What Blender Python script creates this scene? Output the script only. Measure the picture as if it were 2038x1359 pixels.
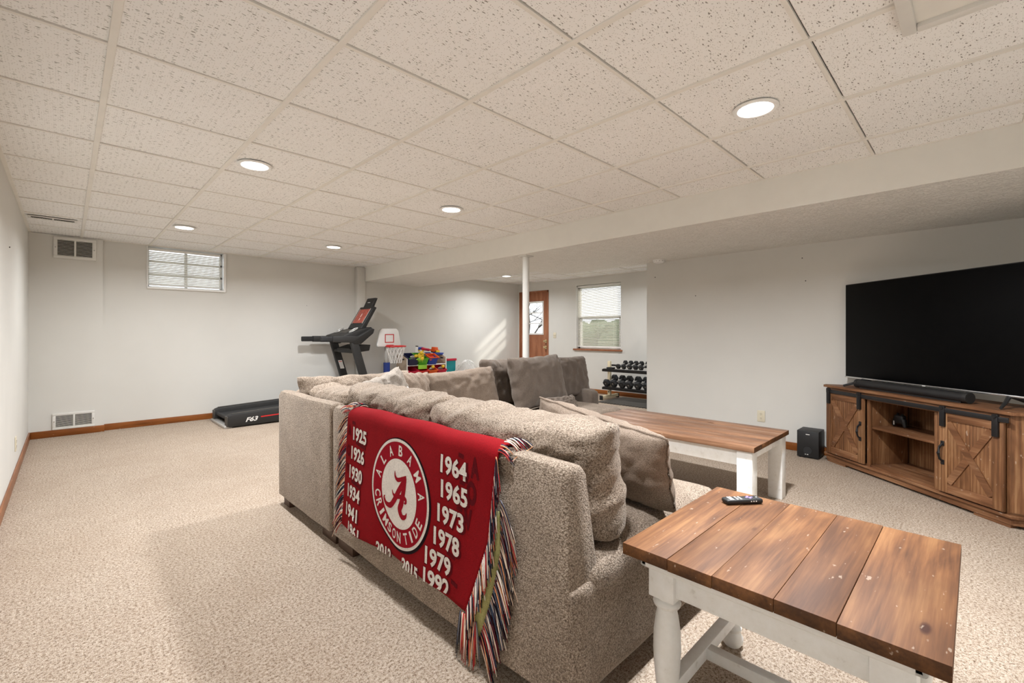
import bpy, bmesh, math, random
from mathutils import Vector, Matrix, noise
random.seed(7)
S = bpy.context.scene
C = S.collection
for o in list(bpy.data.objects):
    bpy.data.objects.remove(o)
R = math.radians
PI = math.pi

# ------------------------------------------------------------------ camera
H = 2.209          # ceiling height
EYE = 1.131
YAW = 0.7748
cam = bpy.data.cameras.new('camera')
cam.sensor_width = 36
cam.lens = 905.6 / 2038 * 36
cam.shift_y = -16.4 / 2038
cam.clip_start = 0.02
co = bpy.data.objects.new('camera', cam)
C.objects.link(co)
co.location = (0, 0, EYE)
co.rotation_euler = (PI / 2, 0, -YAW)
S.camera = co

# ------------------------------------------------------------------ world, sun, exposure
W = bpy.data.worlds.new('sky')
S.world = W
W.use_nodes = True
bg = W.node_tree.nodes['Background']
bg.inputs[0].default_value = (0.92, 0.96, 1.0, 1)
bg.inputs[1].default_value = 2.1
sd = bpy.data.lights.new('sun', 'SUN')
sd.energy = 3.0
sd.angle = R(5)
sd.color = (1, 0.95, 0.86)
so = bpy.data.objects.new('sun', sd)
C.objects.link(so)
so.rotation_euler = Vector((-.34, .19, -.25)).to_track_quat('-Z', 'Y').to_euler()
so.location = (12, 2, 6)
S.cycles.caustics_reflective = False
S.cycles.caustics_refractive = False
S.view_settings.view_transform = 'Standard'
S.view_settings.look = 'None'
S.view_settings.gamma = 1
S.view_settings.use_curve_mapping = False
S.view_settings.exposure = 0.34
LAMP_W = 31
LAMP_SPREAD = R(160)
LAMP_COL = (0.96, 0.985, 1.015)

# ------------------------------------------------------------------ materials
MATS = {}
def srgb(r, g, b):
    f = lambda c: (c / 255 / 12.92) if c / 255 <= .04045 else ((c / 255 + .055) / 1.055) ** 2.4
    return (f(r), f(g), f(b), 1)

class NT:
    def __init__(s, name):
        s.m = bpy.data.materials.new(name)
        s.m.use_nodes = True
        s.t = s.m.node_tree
        s.p = s.t.nodes['Principled BSDF']
        s.out = s.t.nodes['Material Output']
        s._co = None
        MATS[name] = s.m
    def n(s, typ, **kw):
        nd = s.t.nodes.new(typ)
        for k, v in kw.items():
            if k.startswith('i_'):
                key = k[2:]
                key = int(key) if key.isdigit() else key.replace('_', ' ')
                s.put(nd.inputs[key], v)
            else:
                setattr(nd, k, v)
        return nd
    def put(s, inp, v):
        if isinstance(v, bpy.types.NodeSocket):
            s.t.links.new(v, inp)
        elif v is not None:
            inp.default_value = v
    def co(s, scale=None, rand=False):
        tc = s.n('ShaderNodeTexCoord')
        v = tc.outputs['Object']
        if rand:
            oi = s.n('ShaderNodeObjectInfo')
            a = s.n('ShaderNodeVectorMath', operation='MULTIPLY_ADD')
            s.put(a.inputs[0], oi.outputs['Random'])
            a.inputs[1].default_value = (17.3, 31.7, 11.9)
            s.put(a.inputs[2], v)
            v = a.outputs[0]
        if scale:
            mp = s.n('ShaderNodeMapping')
            s.put(mp.inputs[0], v)
            mp.inputs['Scale'].default_value = scale
            v = mp.outputs[0]
        return v
    def noise(s, vec, scale, detail=3, rough=.55, dist=0):
        return s.n('ShaderNodeTexNoise', i_Vector=vec, i_Scale=scale, i_Detail=detail, i_Roughness=rough, i_Distortion=dist).outputs[0]
    def vor(s, vec, scale, out='Distance', rnd=1):
        return s.n('ShaderNodeTexVoronoi', i_Vector=vec, i_Scale=scale, i_Randomness=rnd).outputs[out]
    def ramp(s, f, stops):
        r = s.n('ShaderNodeValToRGB')
        s.put(r.inputs[0], f)
        el = r.color_ramp.elements
        while len(el) < len(stops):
            el.new(.5)
        for e, (p, c) in zip(el, stops):
            e.position = p
            e.color = c if len(c) == 4 else (*c, 1)
        return r.outputs[0]
    def mix(s, f, a, b, mode='MIX'):
        m = s.n('ShaderNodeMix', data_type='RGBA', blend_type=mode)
        s.put(m.inputs[0], f); s.put(m.inputs[6], a); s.put(m.inputs[7], b)
        return m.outputs[2]
    def math(s, op, a, b=None, c=None):
        m = s.n('ShaderNodeMath', operation=op)
        s.put(m.inputs[0], a); s.put(m.inputs[1], b)
        if c is not None: s.put(m.inputs[2], c)
        return m.outputs[0]
    def bump(s, hgt, strength=.3, dist=.01):
        b = s.n('ShaderNodeBump', i_Height=hgt, i_Strength=strength, i_Distance=dist)
        s.put(s.p.inputs['Normal'], b.outputs[0])
    def set(s, color=None, rough=None, metal=None, spec=None):
        s.put(s.p.inputs['Base Color'], color)
        if rough is not None: s.put(s.p.inputs['Roughness'], rough)
        if metal is not None: s.put(s.p.inputs['Metallic'], metal)
        if spec is not None: s.put(s.p.inputs['Specular IOR Level'], spec)
        return s.m

def bw(v): return (v, v, v, 1)

def simple(name, col, rough=.5, metal=0, var=.06, vs=9, bump=0, bs=120, spec=.5):
    t = NT(name)
    v = t.co()
    f = t.noise(v, vs, 3)
    lo = tuple(c * (1 - var) for c in col[:3]) + (1,)
    hi = tuple(min(1, c * (1 + var)) for c in col[:3]) + (1,)
    c = t.ramp(f, [(.3, lo), (.7, hi)])
    if bump:
        t.bump(t.noise(v, bs, 3), bump, .002)
    return t.set(c, rough, metal, spec)

def wood(name, axis, dark, mid, light, rough=.5, knots=True, rand=True, gs=1.0, blotch=.5):
    """axis: 0/1/2 = direction of the grain in object space"""
    t = NT(name)
    base = t.co(rand=rand)
    def scaled(al, ac):
        mp = t.n('ShaderNodeMapping', i_0=base)
        sc = [ac * gs] * 3
        sc[axis] = al * gs
        mp.inputs['Scale'].default_value = sc
        return mp.outputs[0]
    n1 = t.noise(scaled(1.6, 11), 1, 4, .6, .8)
    n2 = t.noise(scaled(5, 130), 1, 3, .6)
    n3 = t.noise(scaled(2.2, 3.5), 1, 3, .5, .4)
    w = t.n('ShaderNodeTexWave', i_Vector=scaled(.6, 16), i_Scale=1.0, i_Distortion=7, i_Detail=3, i_Detail_Scale=.8).outputs['Fac']
    f = t.math('ADD', t.math('MULTIPLY', n1, .62), t.math('MULTIPLY', w, .10))
    f = t.math('ADD', f, t.math('MULTIPLY', n2, .34))
    c = t.ramp(f, [(.36, dark), (.53, mid), (.68, light)])
    c = t.mix(t.math('MULTIPLY', t.ramp(n3, [(.45, bw(0)), (.7, bw(1))]), blotch), c, dark)
    if knots:
        vv = scaled(2.3, 6.5)
        vn = t.n('ShaderNodeTexVoronoi', i_Vector=vv, i_Scale=1.0)
        keep = t.ramp(t.n('ShaderNodeSeparateColor', i_0=vn.outputs['Color']).outputs[0], [(.40, bw(0)), (.41, bw(1))])
        k = t.ramp(vn.outputs['Distance'], [(.040, bw(1)), (.055, bw(.75)), (.075, bw(.12)), (.11, bw(0))])
        k = t.math('MULTIPLY', k, keep)
        kd = (dark[0] * .55, dark[1] * .36, dark[2] * .3, 1)
        c = t.mix(k, c, kd)
    fl = t.noise(scaled(26, 70), 1, 2, .5)
    c = t.mix(t.math('MULTIPLY', t.ramp(fl, [(.70, bw(0)), (.74, bw(1))]), .35), c, srgb(206, 188, 168))
    t.bump(f, .18, .002)
    return t.set(c, rough, spec=.3)

def build_materials():
    # painted wall
    t = NT('wall_paint'); v = t.co()
    c = t.ramp(t.noise(v, 1.3, 3), [(.3, srgb(214, 212, 206)), (.7, srgb(220, 218, 212))])
    t.bump(t.noise(v, 160, 3), .12, .002); t.set(c, .75)
    t = NT('soffit_texture'); v = t.co()
    a = t.noise(v, 34, 5, .65); b = t.noise(v, 9, 3)
    hgt = t.math('ADD', t.ramp(a, [(.46, bw(0)), (.56, bw(1))]), t.math('MULTIPLY', b, .5))
    t.bump(hgt, .7, .007)
    t.set(t.ramp(b, [(.3, srgb(240, 238, 231)), (.7, srgb(246, 244, 238))]), .6)
    simple('soffit_smooth', srgb(238, 236, 229), .65, 0, .015, bump=.1)
    # carpet
    t = NT('carpet'); v = t.co()
    a = t.noise(v, 95, 4, .7); b = t.noise(v, 260, 2, .6); g = t.noise(v, 1.7, 4, .6, .6); g2 = t.noise(v, 9, 3, .6)
    f = t.math('ADD', t.math('MULTIPLY', a, .6), t.math('MULTIPLY', b, .4))
    c = t.ramp(f, [(.37, srgb(88, 68, 52)), (.43, srgb(152, 132, 113)), (.50, srgb(188, 171, 153)), (.60, srgb(216, 202, 187))])
    c = t.mix(t.math('MULTIPLY', t.ramp(g, [(.35, bw(1)), (.6, bw(0))]), .16), c, srgb(150, 126, 104))
    c = t.mix(t.math('MULTIPLY', t.ramp(g2, [(.4, bw(1)), (.62, bw(0))]), .12), c, srgb(150, 128, 108))
    vn = t.n('ShaderNodeTexVoronoi', i_Vector=v, i_Scale=105.0)
    sk = t.math('MULTIPLY', t.math('LESS_THAN', vn.outputs['Distance'], .30), t.math('GREATER_THAN', t.n('ShaderNodeSeparateColor', i_0=vn.outputs['Color']).outputs[0], .66))
    c = t.mix(t.math('MULTIPLY', sk, .42), c, srgb(78, 58, 44))
    t.bump(f, .9, .012); t.set(c, .95, spec=.1)
    # sofa chenille
    def chenille(name, dk, md, lt, sc=1.0):
        t = NT(name); v = t.co(rand=True)
        mp = t.n('ShaderNodeMapping', i_0=v); mp.inputs['Rotation'].default_value = (.5, .4, .6); mp.inputs['Scale'].default_value = (1, 1, 1.0)
        a = t.vor(mp.outputs[0], 210 * sc); b = t.noise(v, 130 * sc, 3, .65); g = t.noise(v, 5, 4, .6, .5)
        f = t.math('ADD', t.math('MULTIPLY', a, .55), t.math('MULTIPLY', b, .6))
        c = t.ramp(f, [(.32, lt), (.55, md), (.82, dk)])
        c = t.mix(t.math('MULTIPLY', t.ramp(g, [(.38, bw(1)), (.58, bw(0))]), .30), c, dk)
        t.bump(t.math('SUBTRACT', 1.0, f), .7, .004)
        t.put(t.p.inputs['Sheen Weight'], .35); t.put(t.p.inputs['Sheen Roughness'], .45)
        t.put(t.p.inputs['Sheen Tint'], srgb(225, 215, 203))
        t.set(c, .9, spec=.15)
    chenille('chenille', srgb(88, 75, 63), srgb(142, 126, 111), srgb(184, 170, 154))
    chenille('microsuede', srgb(92, 77, 65), srgb(142, 125, 110), srgb(172, 155, 139), 2.2)
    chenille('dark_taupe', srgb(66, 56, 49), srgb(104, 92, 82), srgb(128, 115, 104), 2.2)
    chenille('brown_suede', srgb(84, 70, 59), srgb(126, 110, 96), srgb(152, 135, 119), 2.2)
    chenille('grey_suede', srgb(104, 94, 84), srgb(152, 142, 131), srgb(190, 182, 173), 2.0)
    # ceiling tile
    t = NT('ceiling_tile'); v = t.co(rand=True)
    dv = t.n('ShaderNodeVectorMath', operation='MULTIPLY_ADD')
    nn = t.n('ShaderNodeTexNoise', i_Vector=v, i_Scale=30.0, i_Detail=2)
    t.put(dv.inputs[0], nn.outputs['Color']); dv.inputs[1].default_value = (.02, .02, .0); t.put(dv.inputs[2], v)
    mp = t.n('ShaderNodeMapping', i_0=dv.outputs[0]); mp.inputs['Scale'].default_value = (38, 112, 1)
    vn = t.n('ShaderNodeTexVoronoi', i_Vector=mp.outputs[0], i_Scale=1.0, voronoi_dimensions='2D')
    sc_ = t.n('ShaderNodeSeparateColor', i_0=vn.outputs['Color'])
    d1 = t.math('LESS_THAN', vn.outputs['Distance'], t.math('MULTIPLY', sc_.outputs[1], .26))
    d1 = t.math('MULTIPLY', d1, t.math('GREATER_THAN', sc_.outputs[0], .58))
    mp2 = t.n('ShaderNodeMapping', i_0=v); mp2.inputs['Scale'].default_value = (120, 150, 1)
    vn2 = t.n('ShaderNodeTexVoronoi', i_Vector=mp2.outputs[0], i_Scale=1.0, voronoi_dimensions='2D')
    s2 = t.n('ShaderNodeSeparateColor', i_0=vn2.outputs['Color'])
    d2 = t.math('MULTIPLY', t.math('LESS_THAN', vn2.outputs['Distance'], .22), t.math('GREATER_THAN', s2.outputs[0], .72))
    base = t.ramp(t.noise(v, 2.2, 3), [(.3, srgb(246, 245, 242)), (.7, srgb(250, 249, 247))])
    c = t.mix(t.math('MULTIPLY', d2, .45), base, srgb(120, 108, 92))
    c = t.mix(t.math('MULTIPLY', d1, .75), c, srgb(92, 82, 68))
    t.bump(t.math('MULTIPLY', d1, -1.0), .5, .003); t.set(c, .85, spec=.2)
    simple('grid_white', srgb(238, 234, 226), .45, 0, .03)
    simple('white_paint', srgb(233, 230, 222), .5, 0, .04, bump=.05)
    simple('white_gloss', srgb(240, 239, 236), .3, 0, .02)
    simple('trim_white', srgb(226, 224, 218), .5, 0, .03)
    # whitewashed furniture paint
    t = NT('chalk_white'); v = t.co(rand=True)
    f = t.noise(v, 22, 5, .7); g = t.noise(v, 3, 3)
    c = t.ramp(f, [(.28, srgb(214, 211, 203)), (.40, srgb(236, 235, 231)), (.7, srgb(243, 243, 241))])
    t.bump(f, .08, .002); t.set(c, .45)
    simple('black_plastic', srgb(26, 26, 27), .5, 0, .15, bump=.1, bs=400)
    simple('matte_black', srgb(34, 33, 32), .6, 0, .12)
    simple('rubber_black', srgb(30, 30, 31), .75, 0, .2)
    simple('dark_grey', srgb(66, 63, 58), .5, 0, .1)
    simple('silver_plastic', srgb(196, 194, 190), .35, .3, .05)
    simple('chrome', srgb(205, 205, 205), .22, .9, .03)
    simple('brass', srgb(214, 192, 150), .25, .8, .05)
    simple('ivory', srgb(222, 213, 190), .4, 0, .03)
    simple('slot_dark', srgb(40, 37, 33), .8, 0, .1)
    simple('grille_shadow', srgb(58, 56, 52), .9, 0, .1)
    simple('screen_black', (.003, .003, .0032, 1), .38, 0, .1, spec=.06)
    simple('iron_black', srgb(34, 33, 34), .42, .35, .15, bump=.1)
    simple('foot_wood', srgb(70, 48, 34), .5, 0, .15)
    simple('red_plastic', srgb(205, 38, 40), .4, 0, .06)
    simple('orange_plastic', srgb(226, 92, 30), .4, 0, .06)
    simple('pink_red_plastic', srgb(198, 32, 62), .4, 0, .06)
    simple('green_plastic', srgb(82, 168, 40), .4, 0, .06)
    simple('lime_plastic', srgb(150, 208, 62), .4, 0, .06)
    simple('yellow_plastic', srgb(240, 200, 50), .4, 0, .06)
    simple('blue_plastic', srgb(38, 68, 160), .4, 0, .06)
    simple('navy_plastic', srgb(28, 34, 70), .4, 0, .08)
    simple('teal_plastic', srgb(38, 150, 158), .4, 0, .06)
    simple('purple_plastic', srgb(150, 130, 200), .4, 0, .06)
    simple('net_white', srgb(232, 230, 226), .7, 0, .05)
    simple('particle_board', srgb(196, 176, 152), .6, 0, .08)
    simple('tube_white', srgb(222, 218, 208), .4, 0, .04)
    simple('mesh_cream', srgb(222, 208, 176), .5, 0, .04)
    # red woven blanket
    def woven(name, col):
        t = NT(name); v = t.co()
        a = t.noise(v, 420, 2, .6); b = t.noise(v, 16, 3, .6)
        dk = tuple(x * .62 for x in col[:3]) + (1,)
        c = t.ramp(a, [(.35, dk), (.6, col)])
        c = t.mix(t.math('MULTIPLY', t.ramp(b, [(.4, bw(1)), (.6, bw(0))]), .2), c, dk)
        t.bump(a, .5, .002); t.set(c, .95, spec=.1)
    woven('weave_red', srgb(140, 17, 25))
    woven('weave_white', srgb(232, 224, 216))
    woven('weave_black', srgb(32, 16, 22))
    woven('weave_maroon', srgb(96, 12, 22))
    woven('weave_crimson', srgb(152, 16, 34))
    woven('weave_olive', srgb(186, 182, 122))
    # strand colours from a colour attribute
    t = NT('fringe_yarn')
    a = t.n('ShaderNodeAttribute', attribute_name='Col')
    t.set(a.outputs['Color'], .9, spec=.1)
    # striped throw
    t = NT('striped_cloth'); v = t.co()
    w = t.n('ShaderNodeTexWave', i_Vector=v, i_Scale=14.0, bands_direction='X', i_Distortion=.6).outputs['Fac']
    t.set(t.ramp(w, [(.35, srgb(66, 50, 38)), (.5, srgb(128, 112, 92)), (.62, srgb(232, 228, 222))]), .9)
    # woods
    wood('pine_x', 0, srgb(84, 54, 35), srgb(124, 83, 52), srgb(152, 109, 70), .62, gs=1.0, blotch=.55)
    wood('pine_y', 1, srgb(90, 62, 46), srgb(130, 94, 70), srgb(160, 122, 94), .40, gs=1.0, blotch=.5)
    wood('stain_edge_x', 0, srgb(64, 38, 18), srgb(96, 60, 30), srgb(120, 78, 42), .5, knots=False)
    wood('barn_x', 0, srgb(82, 52, 32), srgb(122, 82, 54), srgb(152, 112, 80), .5, gs=.9)
    wood('barn_z', 2, srgb(84, 54, 33), srgb(126, 86, 56), srgb(160, 120, 84), .5, gs=.9)
    wood('baseboard_x', 0, srgb(112, 62, 24), srgb(142, 82, 36), srgb(158, 96, 46), .35, knots=False, rand=False)
    wood('baseboard_y', 1, srgb(112, 62, 24), srgb(142, 82, 36), srgb(158, 96, 46), .35, knots=False, rand=False)
    wood('door_wood', 2, srgb(134, 82, 56), srgb(158, 102, 72), srgb(174, 118, 86), .4, knots=False, rand=False)
    # glass
    t = NT('window_glass')
    tr = t.n('ShaderNodeBsdfTransparent'); tr.inputs[0].default_value = (.96, .97, .97, 1)
    gl = t.n('ShaderNodeBsdfGlossy'); gl.inputs['Roughness'].default_value = .03
    fr = t.n('ShaderNodeFresnel'); fr.inputs[0].default_value = 1.3
    mx = t.n('ShaderNodeMixShader', i_0=fr.outputs[0], i_1=tr.outputs[0], i_2=gl.outputs[0])
    t.t.links.new(mx.outputs[0], t.out.inputs[0])
    # blind slat: slightly translucent
    t = NT('blind_slat')
    tl = t.n('ShaderNodeBsdfTranslucent'); tl.inputs[0].default_value = srgb(240, 238, 232)
    t.set(srgb(240, 238, 232), .5)
    mx = t.n('ShaderNodeMixShader', i_0=.45, i_1=t.p.outputs[0], i_2=tl.outputs[0])
    t.t.links.new(mx.outputs[0], t.out.inputs[0])
    # lamp lens
    t = NT('lamp_lens')
    t.put(t.p.inputs['Emission Color'], (1, .97, .92, 1)); t.put(t.p.inputs['Emission Strength'], 9.0)
    t.set((1, 1, 1, 1), .5)
    # treadmill display (switched on)
    t = NT('treadmill_display'); v = t.co()
    f = t.noise(v, 26, 3)
    c = t.ramp(f, [(.35, srgb(120, 46, 36)), (.6, srgb(168, 74, 56))])
    t.put(t.p.inputs['Emission Color'], c); t.put(t.p.inputs['Emission Strength'], .12); t.set(c, .3)
    # outdoors
    simple('bark', srgb(58, 50, 44), .9, 0, .2)
    t = NT('lawn'); v = t.co()
    t.set(t.ramp(t.noise(v, 6, 4), [(.35, srgb(86, 92, 62)), (.65, srgb(140, 138, 100))]), .95)
    simple('hedge_leaf', srgb(74, 92, 62), .9, 0, .3, vs=20)
build_materials()
M = MATS

# ------------------------------------------------------------------ geometry helpers
def newbm(): return bmesh.new()

def bm_box(bm, x0, x1, y0, y1, z0, z1, bev=0, seg=2):
    vs = [bm.verts.new(p) for p in ((x0, y0, z0), (x1, y0, z0), (x1, y1, z0), (x0, y1, z0), (x0, y0, z1), (x1, y0, z1), (x1, y1, z1), (x0, y1, z1))]
    fs = [bm.faces.new([vs[i] for i in q]) for q in ((3, 2, 1, 0), (4, 5, 6, 7), (0, 1, 5, 4), (1, 2, 6, 5), (2, 3, 7, 6), (3, 0, 4, 7))]
    if bev > 0:
        es = list({e for f in fs for e in f.edges})
        bmesh.ops.bevel(bm, geom=es, offset=bev, segments=seg, profile=.5, affect='EDGES', clamp_overlap=True)
    return vs

def bm_prism(bm, poly, a0, a1, axis='y', bev=0, seg=2):
    """poly: 2D points; extruded along axis. axis y: (x,z); axis z: (x,y); axis x: (y,z)"""
    def P(p, a):
        return {'y': (p[0], a, p[1]), 'z': (p[0], p[1], a), 'x': (a, p[0], p[1])}[axis]
    A = [bm.verts.new(P(p, a0)) for p in poly]
    B = [bm.verts.new(P(p, a1)) for p in poly]
    n = len(poly)
    fs = [bm.faces.new(A), bm.faces.new(B[::-1])]
    for i in range(n):
        fs.append(bm.faces.new([A[i], B[i], B[(i + 1) % n], A[(i + 1) % n]]))
    bmesh.ops.recalc_face_normals(bm, faces=fs)
    if bev > 0:
        es = list({e for f in fs for e in f.edges})
        bmesh.ops.bevel(bm, geom=es, offset=bev, segments=seg, profile=.5, affect='EDGES', clamp_overlap=True)

def bm_cyl(bm, p0, p1, r0, r1=None, n=14, cap=True):
    r1 = r0 if r1 is None else r1
    p0, p1 = Vector(p0), Vector(p1)
    q = (p1 - p0).to_track_quat('Z', 'Y')
    A = [bm.verts.new(p0 + q @ Vector((r0 * math.cos(2 * PI * i / n), r0 * math.sin(2 * PI * i / n), 0))) for i in range(n)]
    B = [bm.verts.new(p1 + q @ Vector((r1 * math.cos(2 * PI * i / n), r1 * math.sin(2 * PI * i / n), 0))) for i in range(n)]
    for i in range(n):
        bm.faces.new([A[i], A[(i + 1) % n], B[(i + 1) % n], B[i]])
    if cap:
        bm.faces.new(A[::-1]); bm.faces.new(B)

def bm_tube(bm, pts, r, n=8, closed=False):
    pts = [Vector(p) for p in pts]
    rings = []
    N = len(pts)
    up = Vector((0, 0, 1))
    for i, p in enumerate(pts):
        if closed: t = pts[(i + 1) % N] - pts[i - 1]
        else: t = pts[min(i + 1, N - 1)] - pts[max(i - 1, 0)]
        t.normalize()
        u = up - t * up.dot(t)
        if u.length < .05: u = Vector((1, 0, 0)) - t * t.x
        u.normalize(); w = t.cross(u)
        rr = r[i] if isinstance(r, (list, tuple)) else r
        rings.append([bm.verts.new(p + u * rr * math.cos(2 * PI * k / n) + w * rr * math.sin(2 * PI * k / n)) for k in range(n)])
    for i in range(N if closed else N - 1):
        a, b = rings[i], rings[(i + 1) % N]
        for k in range(n):
            bm.faces.new([a[k], a[(k + 1) % n], b[(k + 1) % n], b[k]])
    if not closed:
        bm.faces.new(rings[0][::-1]); bm.faces.new(rings[-1])

def bm_lathe(bm, prof, n=20, c=(0, 0, 0)):
    rings = []
    for r, z in prof:
        rings.append([bm.verts.new((c[0] + r * math.cos(2 * PI * k / n), c[1] + r * math.sin(2 * PI * k / n), c[2] + z)) for k in range(n)])
    for a, b in zip(rings, rings[1:]):
        for k in range(n):
            bm.faces.new([a[k], a[(k + 1) % n], b[(k + 1) % n], b[k]])
    if prof[0][0] > 0: bm.faces.new(rings[0][::-1])
    if prof[-1][0] > 0: bm.faces.new(rings[-1])

def rot_bm(bm, mat, verts=None):
    bmesh.ops.transform(bm, matrix=mat, verts=verts or bm.verts[:])

def obj(name, bm, mat, parent=None, loc=(0, 0, 0), rot=(0, 0, 0), smooth=False, fix=True):
    if fix: bmesh.ops.recalc_face_normals(bm, faces=bm.faces[:])
    me = bpy.data.meshes.new(name)
    bm.to_mesh(me); bm.free()
    me.materials.append(M[mat])
    if smooth:
        for p in me.polygons: p.use_smooth = True
        if smooth != 'all':
            try: me.set_sharp_from_angle(angle=R(40))
            except Exception: pass
    o = bpy.data.objects.new(name, me)
    C.objects.link(o)
    o.location = loc; o.rotation_euler = rot
    if parent: o.parent = parent
    return o

def box(name, mat, parent, x0, x1, y0, y1, z0, z1, bev=0, seg=2, **kw):
    bm = newbm(); bm_box(bm, x0, x1, y0, y1, z0, z1, bev, seg)
    return obj(name, bm, mat, parent, smooth=bev > 0, **kw)

def end_grain(o, axis, mat):
    o.data.materials.append(M[mat])
    for p in o.data.polygons:
        if abs(p.normal[axis]) > .8: p.material_index = 1

def thing(name, label, cat, loc=(0, 0, 0), rz=0, group=None):
    o = bpy.data.objects.new(name, None)
    C.objects.link(o)
    o.empty_display_size = .1
    o.location = loc; o.rotation_euler = (0, 0, rz)
    return tag(o, label, cat, group)

def tag(o, label, cat, group=None):
    o['label'] = label; o['category'] = cat
    if group: o['group'] = group
    return o

def struct(o, label=None, cat=None):
    o['kind'] = 'structure'
    if label: o['label'] = label
    if cat: o['category'] = cat
    return o

def link_copy(src, parent=None, loc=None, rot=None):
    c = src.copy(); C.objects.link(c)
    if parent: c.parent = parent
    if loc is not None: c.location = loc
    if rot is not None: c.rotation_euler = rot
    return c

def copy_tree(root, loc, rz=None, label=None):
    r = root.copy(); C.objects.link(r); r.location = loc
    if rz is not None: r.rotation_euler = (0, 0, rz)
    if label: r['label'] = label
    for ch in list(root.children):
        c = ch.copy(); C.objects.link(c); c.parent = r
        for g in list(ch.children):
            d = g.copy(); C.objects.link(d); d.parent = c
    return r

# ------------------------------------------------------------------ room shell
XL, XS, XT, XD = -.29, 3.50, 5.03, 7.15       # left wall, soffit face, tv wall, door wall
YB, YN, YR = 7.10, -.80, 2.80                 # back wall, near wall, end of tv wall
ZS = 1.98                                     # soffit underside
TH = .12

struct(box('floor', 'carpet', None, XL - TH, XD + TH, YN - TH, YB + TH, -.1, 0), 'beige speckled wall-to-wall carpet', 'carpet')

wl = struct(box('wall_left', 'wall_paint', None, XL - TH, XL, YN - TH, YB + TH, 0, H + .2), 'off-white painted wall along the left edge', 'wall')
bm = newbm(); bm_cyl(bm, (XL - .002, 4.78, 1.738), (XL + .006, 4.78, 1.74), .004, n=6); obj('nail', bm, 'slot_dark', wl)

# back wall with the basement window opening
WX0, WX1, WZ0, WZ1 = .705, 1.518, 1.69, 2.200
bm = newbm()
bm_box(bm, XL - TH, WX0, YB, YB + .2, 0, H + .2)
bm_box(bm, WX1, XD + TH, YB, YB + .2, 0, H + .2)
bm_box(bm, WX0, WX1, YB, YB + .2, 0, WZ0)
bm_box(bm, WX0, WX1, YB, YB + .2, WZ1, H + .2)
wb = struct(obj('wall_back', bm, 'wall_paint'), 'long off-white painted wall behind the treadmill', 'wall')
box('furred_panel', 'wall_paint', wb, XL, .30, YB - .055, YB, 0, H)
box('pipe_chase', 'wall_paint', wb, 3.36, 3.50, YB - .10, YB, 0, H, bev=.012)
box('wall_jog', 'wall_paint', wb, 3.50, 4.03, YB - .03, YB, 0, H)
for x, z in ((2.60, 1.55), (5.0, 1.62), (5.35, 1.60)):
    bm = newbm(); bm_cyl(bm, (x, YB + .002, z), (x, YB - .006, z), .004, n=6); obj('nail', bm, 'grille_shadow', wb)

wt = struct(box('wall_right', 'wall_paint', None, XT, XT + TH, YN - TH, YR, 0, H + .2), 'off-white wall behind the television', 'wall')
for y, z in ((2.69, 1.80), (1.168, 1.85), (1.14, 1.63), (2.2, 1.55)):
    bm = newbm(); bm_cyl(bm, (XT + .002, y, z), (XT - .006, y, z), .005, n=6); obj('nail', bm, 'slot_dark', wt)
struct(box('wall_return', 'wall_paint', None, XT + TH, XD + TH, YR - TH, YR, 0, H + .2), 'off-white return wall beside the dumbbell rack', 'wall')
struct(box('wall_near', 'wall_paint', None, XL, XT, YN - TH, YN, 0, H + .2), 'off-white wall behind the camera', 'wall')

# door wall with door and window openings
DY0, DY1, DZ1 = 6.215, 7.065, 2.03
VY0, VY1, VZ0, VZ1 = 4.49, 5.50, .83, 2.06
bm = newbm()
bm_box(bm, XD, XD + TH, YR - TH, VY0, 0, H + .2)
bm_box(bm, XD, XD + TH, VY0, VY1, 0, VZ0)
bm_box(bm, XD, XD + TH, VY0, VY1, VZ1, H + .2)
bm_box(bm, XD, XD + TH, VY1, DY0, 0, H + .2)
bm_box(bm, XD, XD + TH, DY0, DY1, DZ1, H + .2)
bm_box(bm, XD, XD + TH, DY1, YB + TH, 0, H + .2)
struct(obj('wall_far', bm, 'wall_paint'), 'far off-white wall with wooden door and blind-covered window', 'wall')

# soffit over the middle of the basement
bm = newbm()
bm_prism(bm, [(XS, YN), (XT, YN), (XT, YR), (5.10, YR), (5.10, 4.24), (4.61, 4.24), (4.61, YB), (XS, YB)], ZS, H + .05, 'z')
sf = struct(obj('ceiling_soffit', bm, 'soffit_texture'), 'low textured plaster soffit running the length of the basement', 'soffit')

box('soffit_fascia', 'soffit_smooth', sf, XS - .004, XS + .002, YN, YB - .1, ZS + .001, H + .002)

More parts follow.
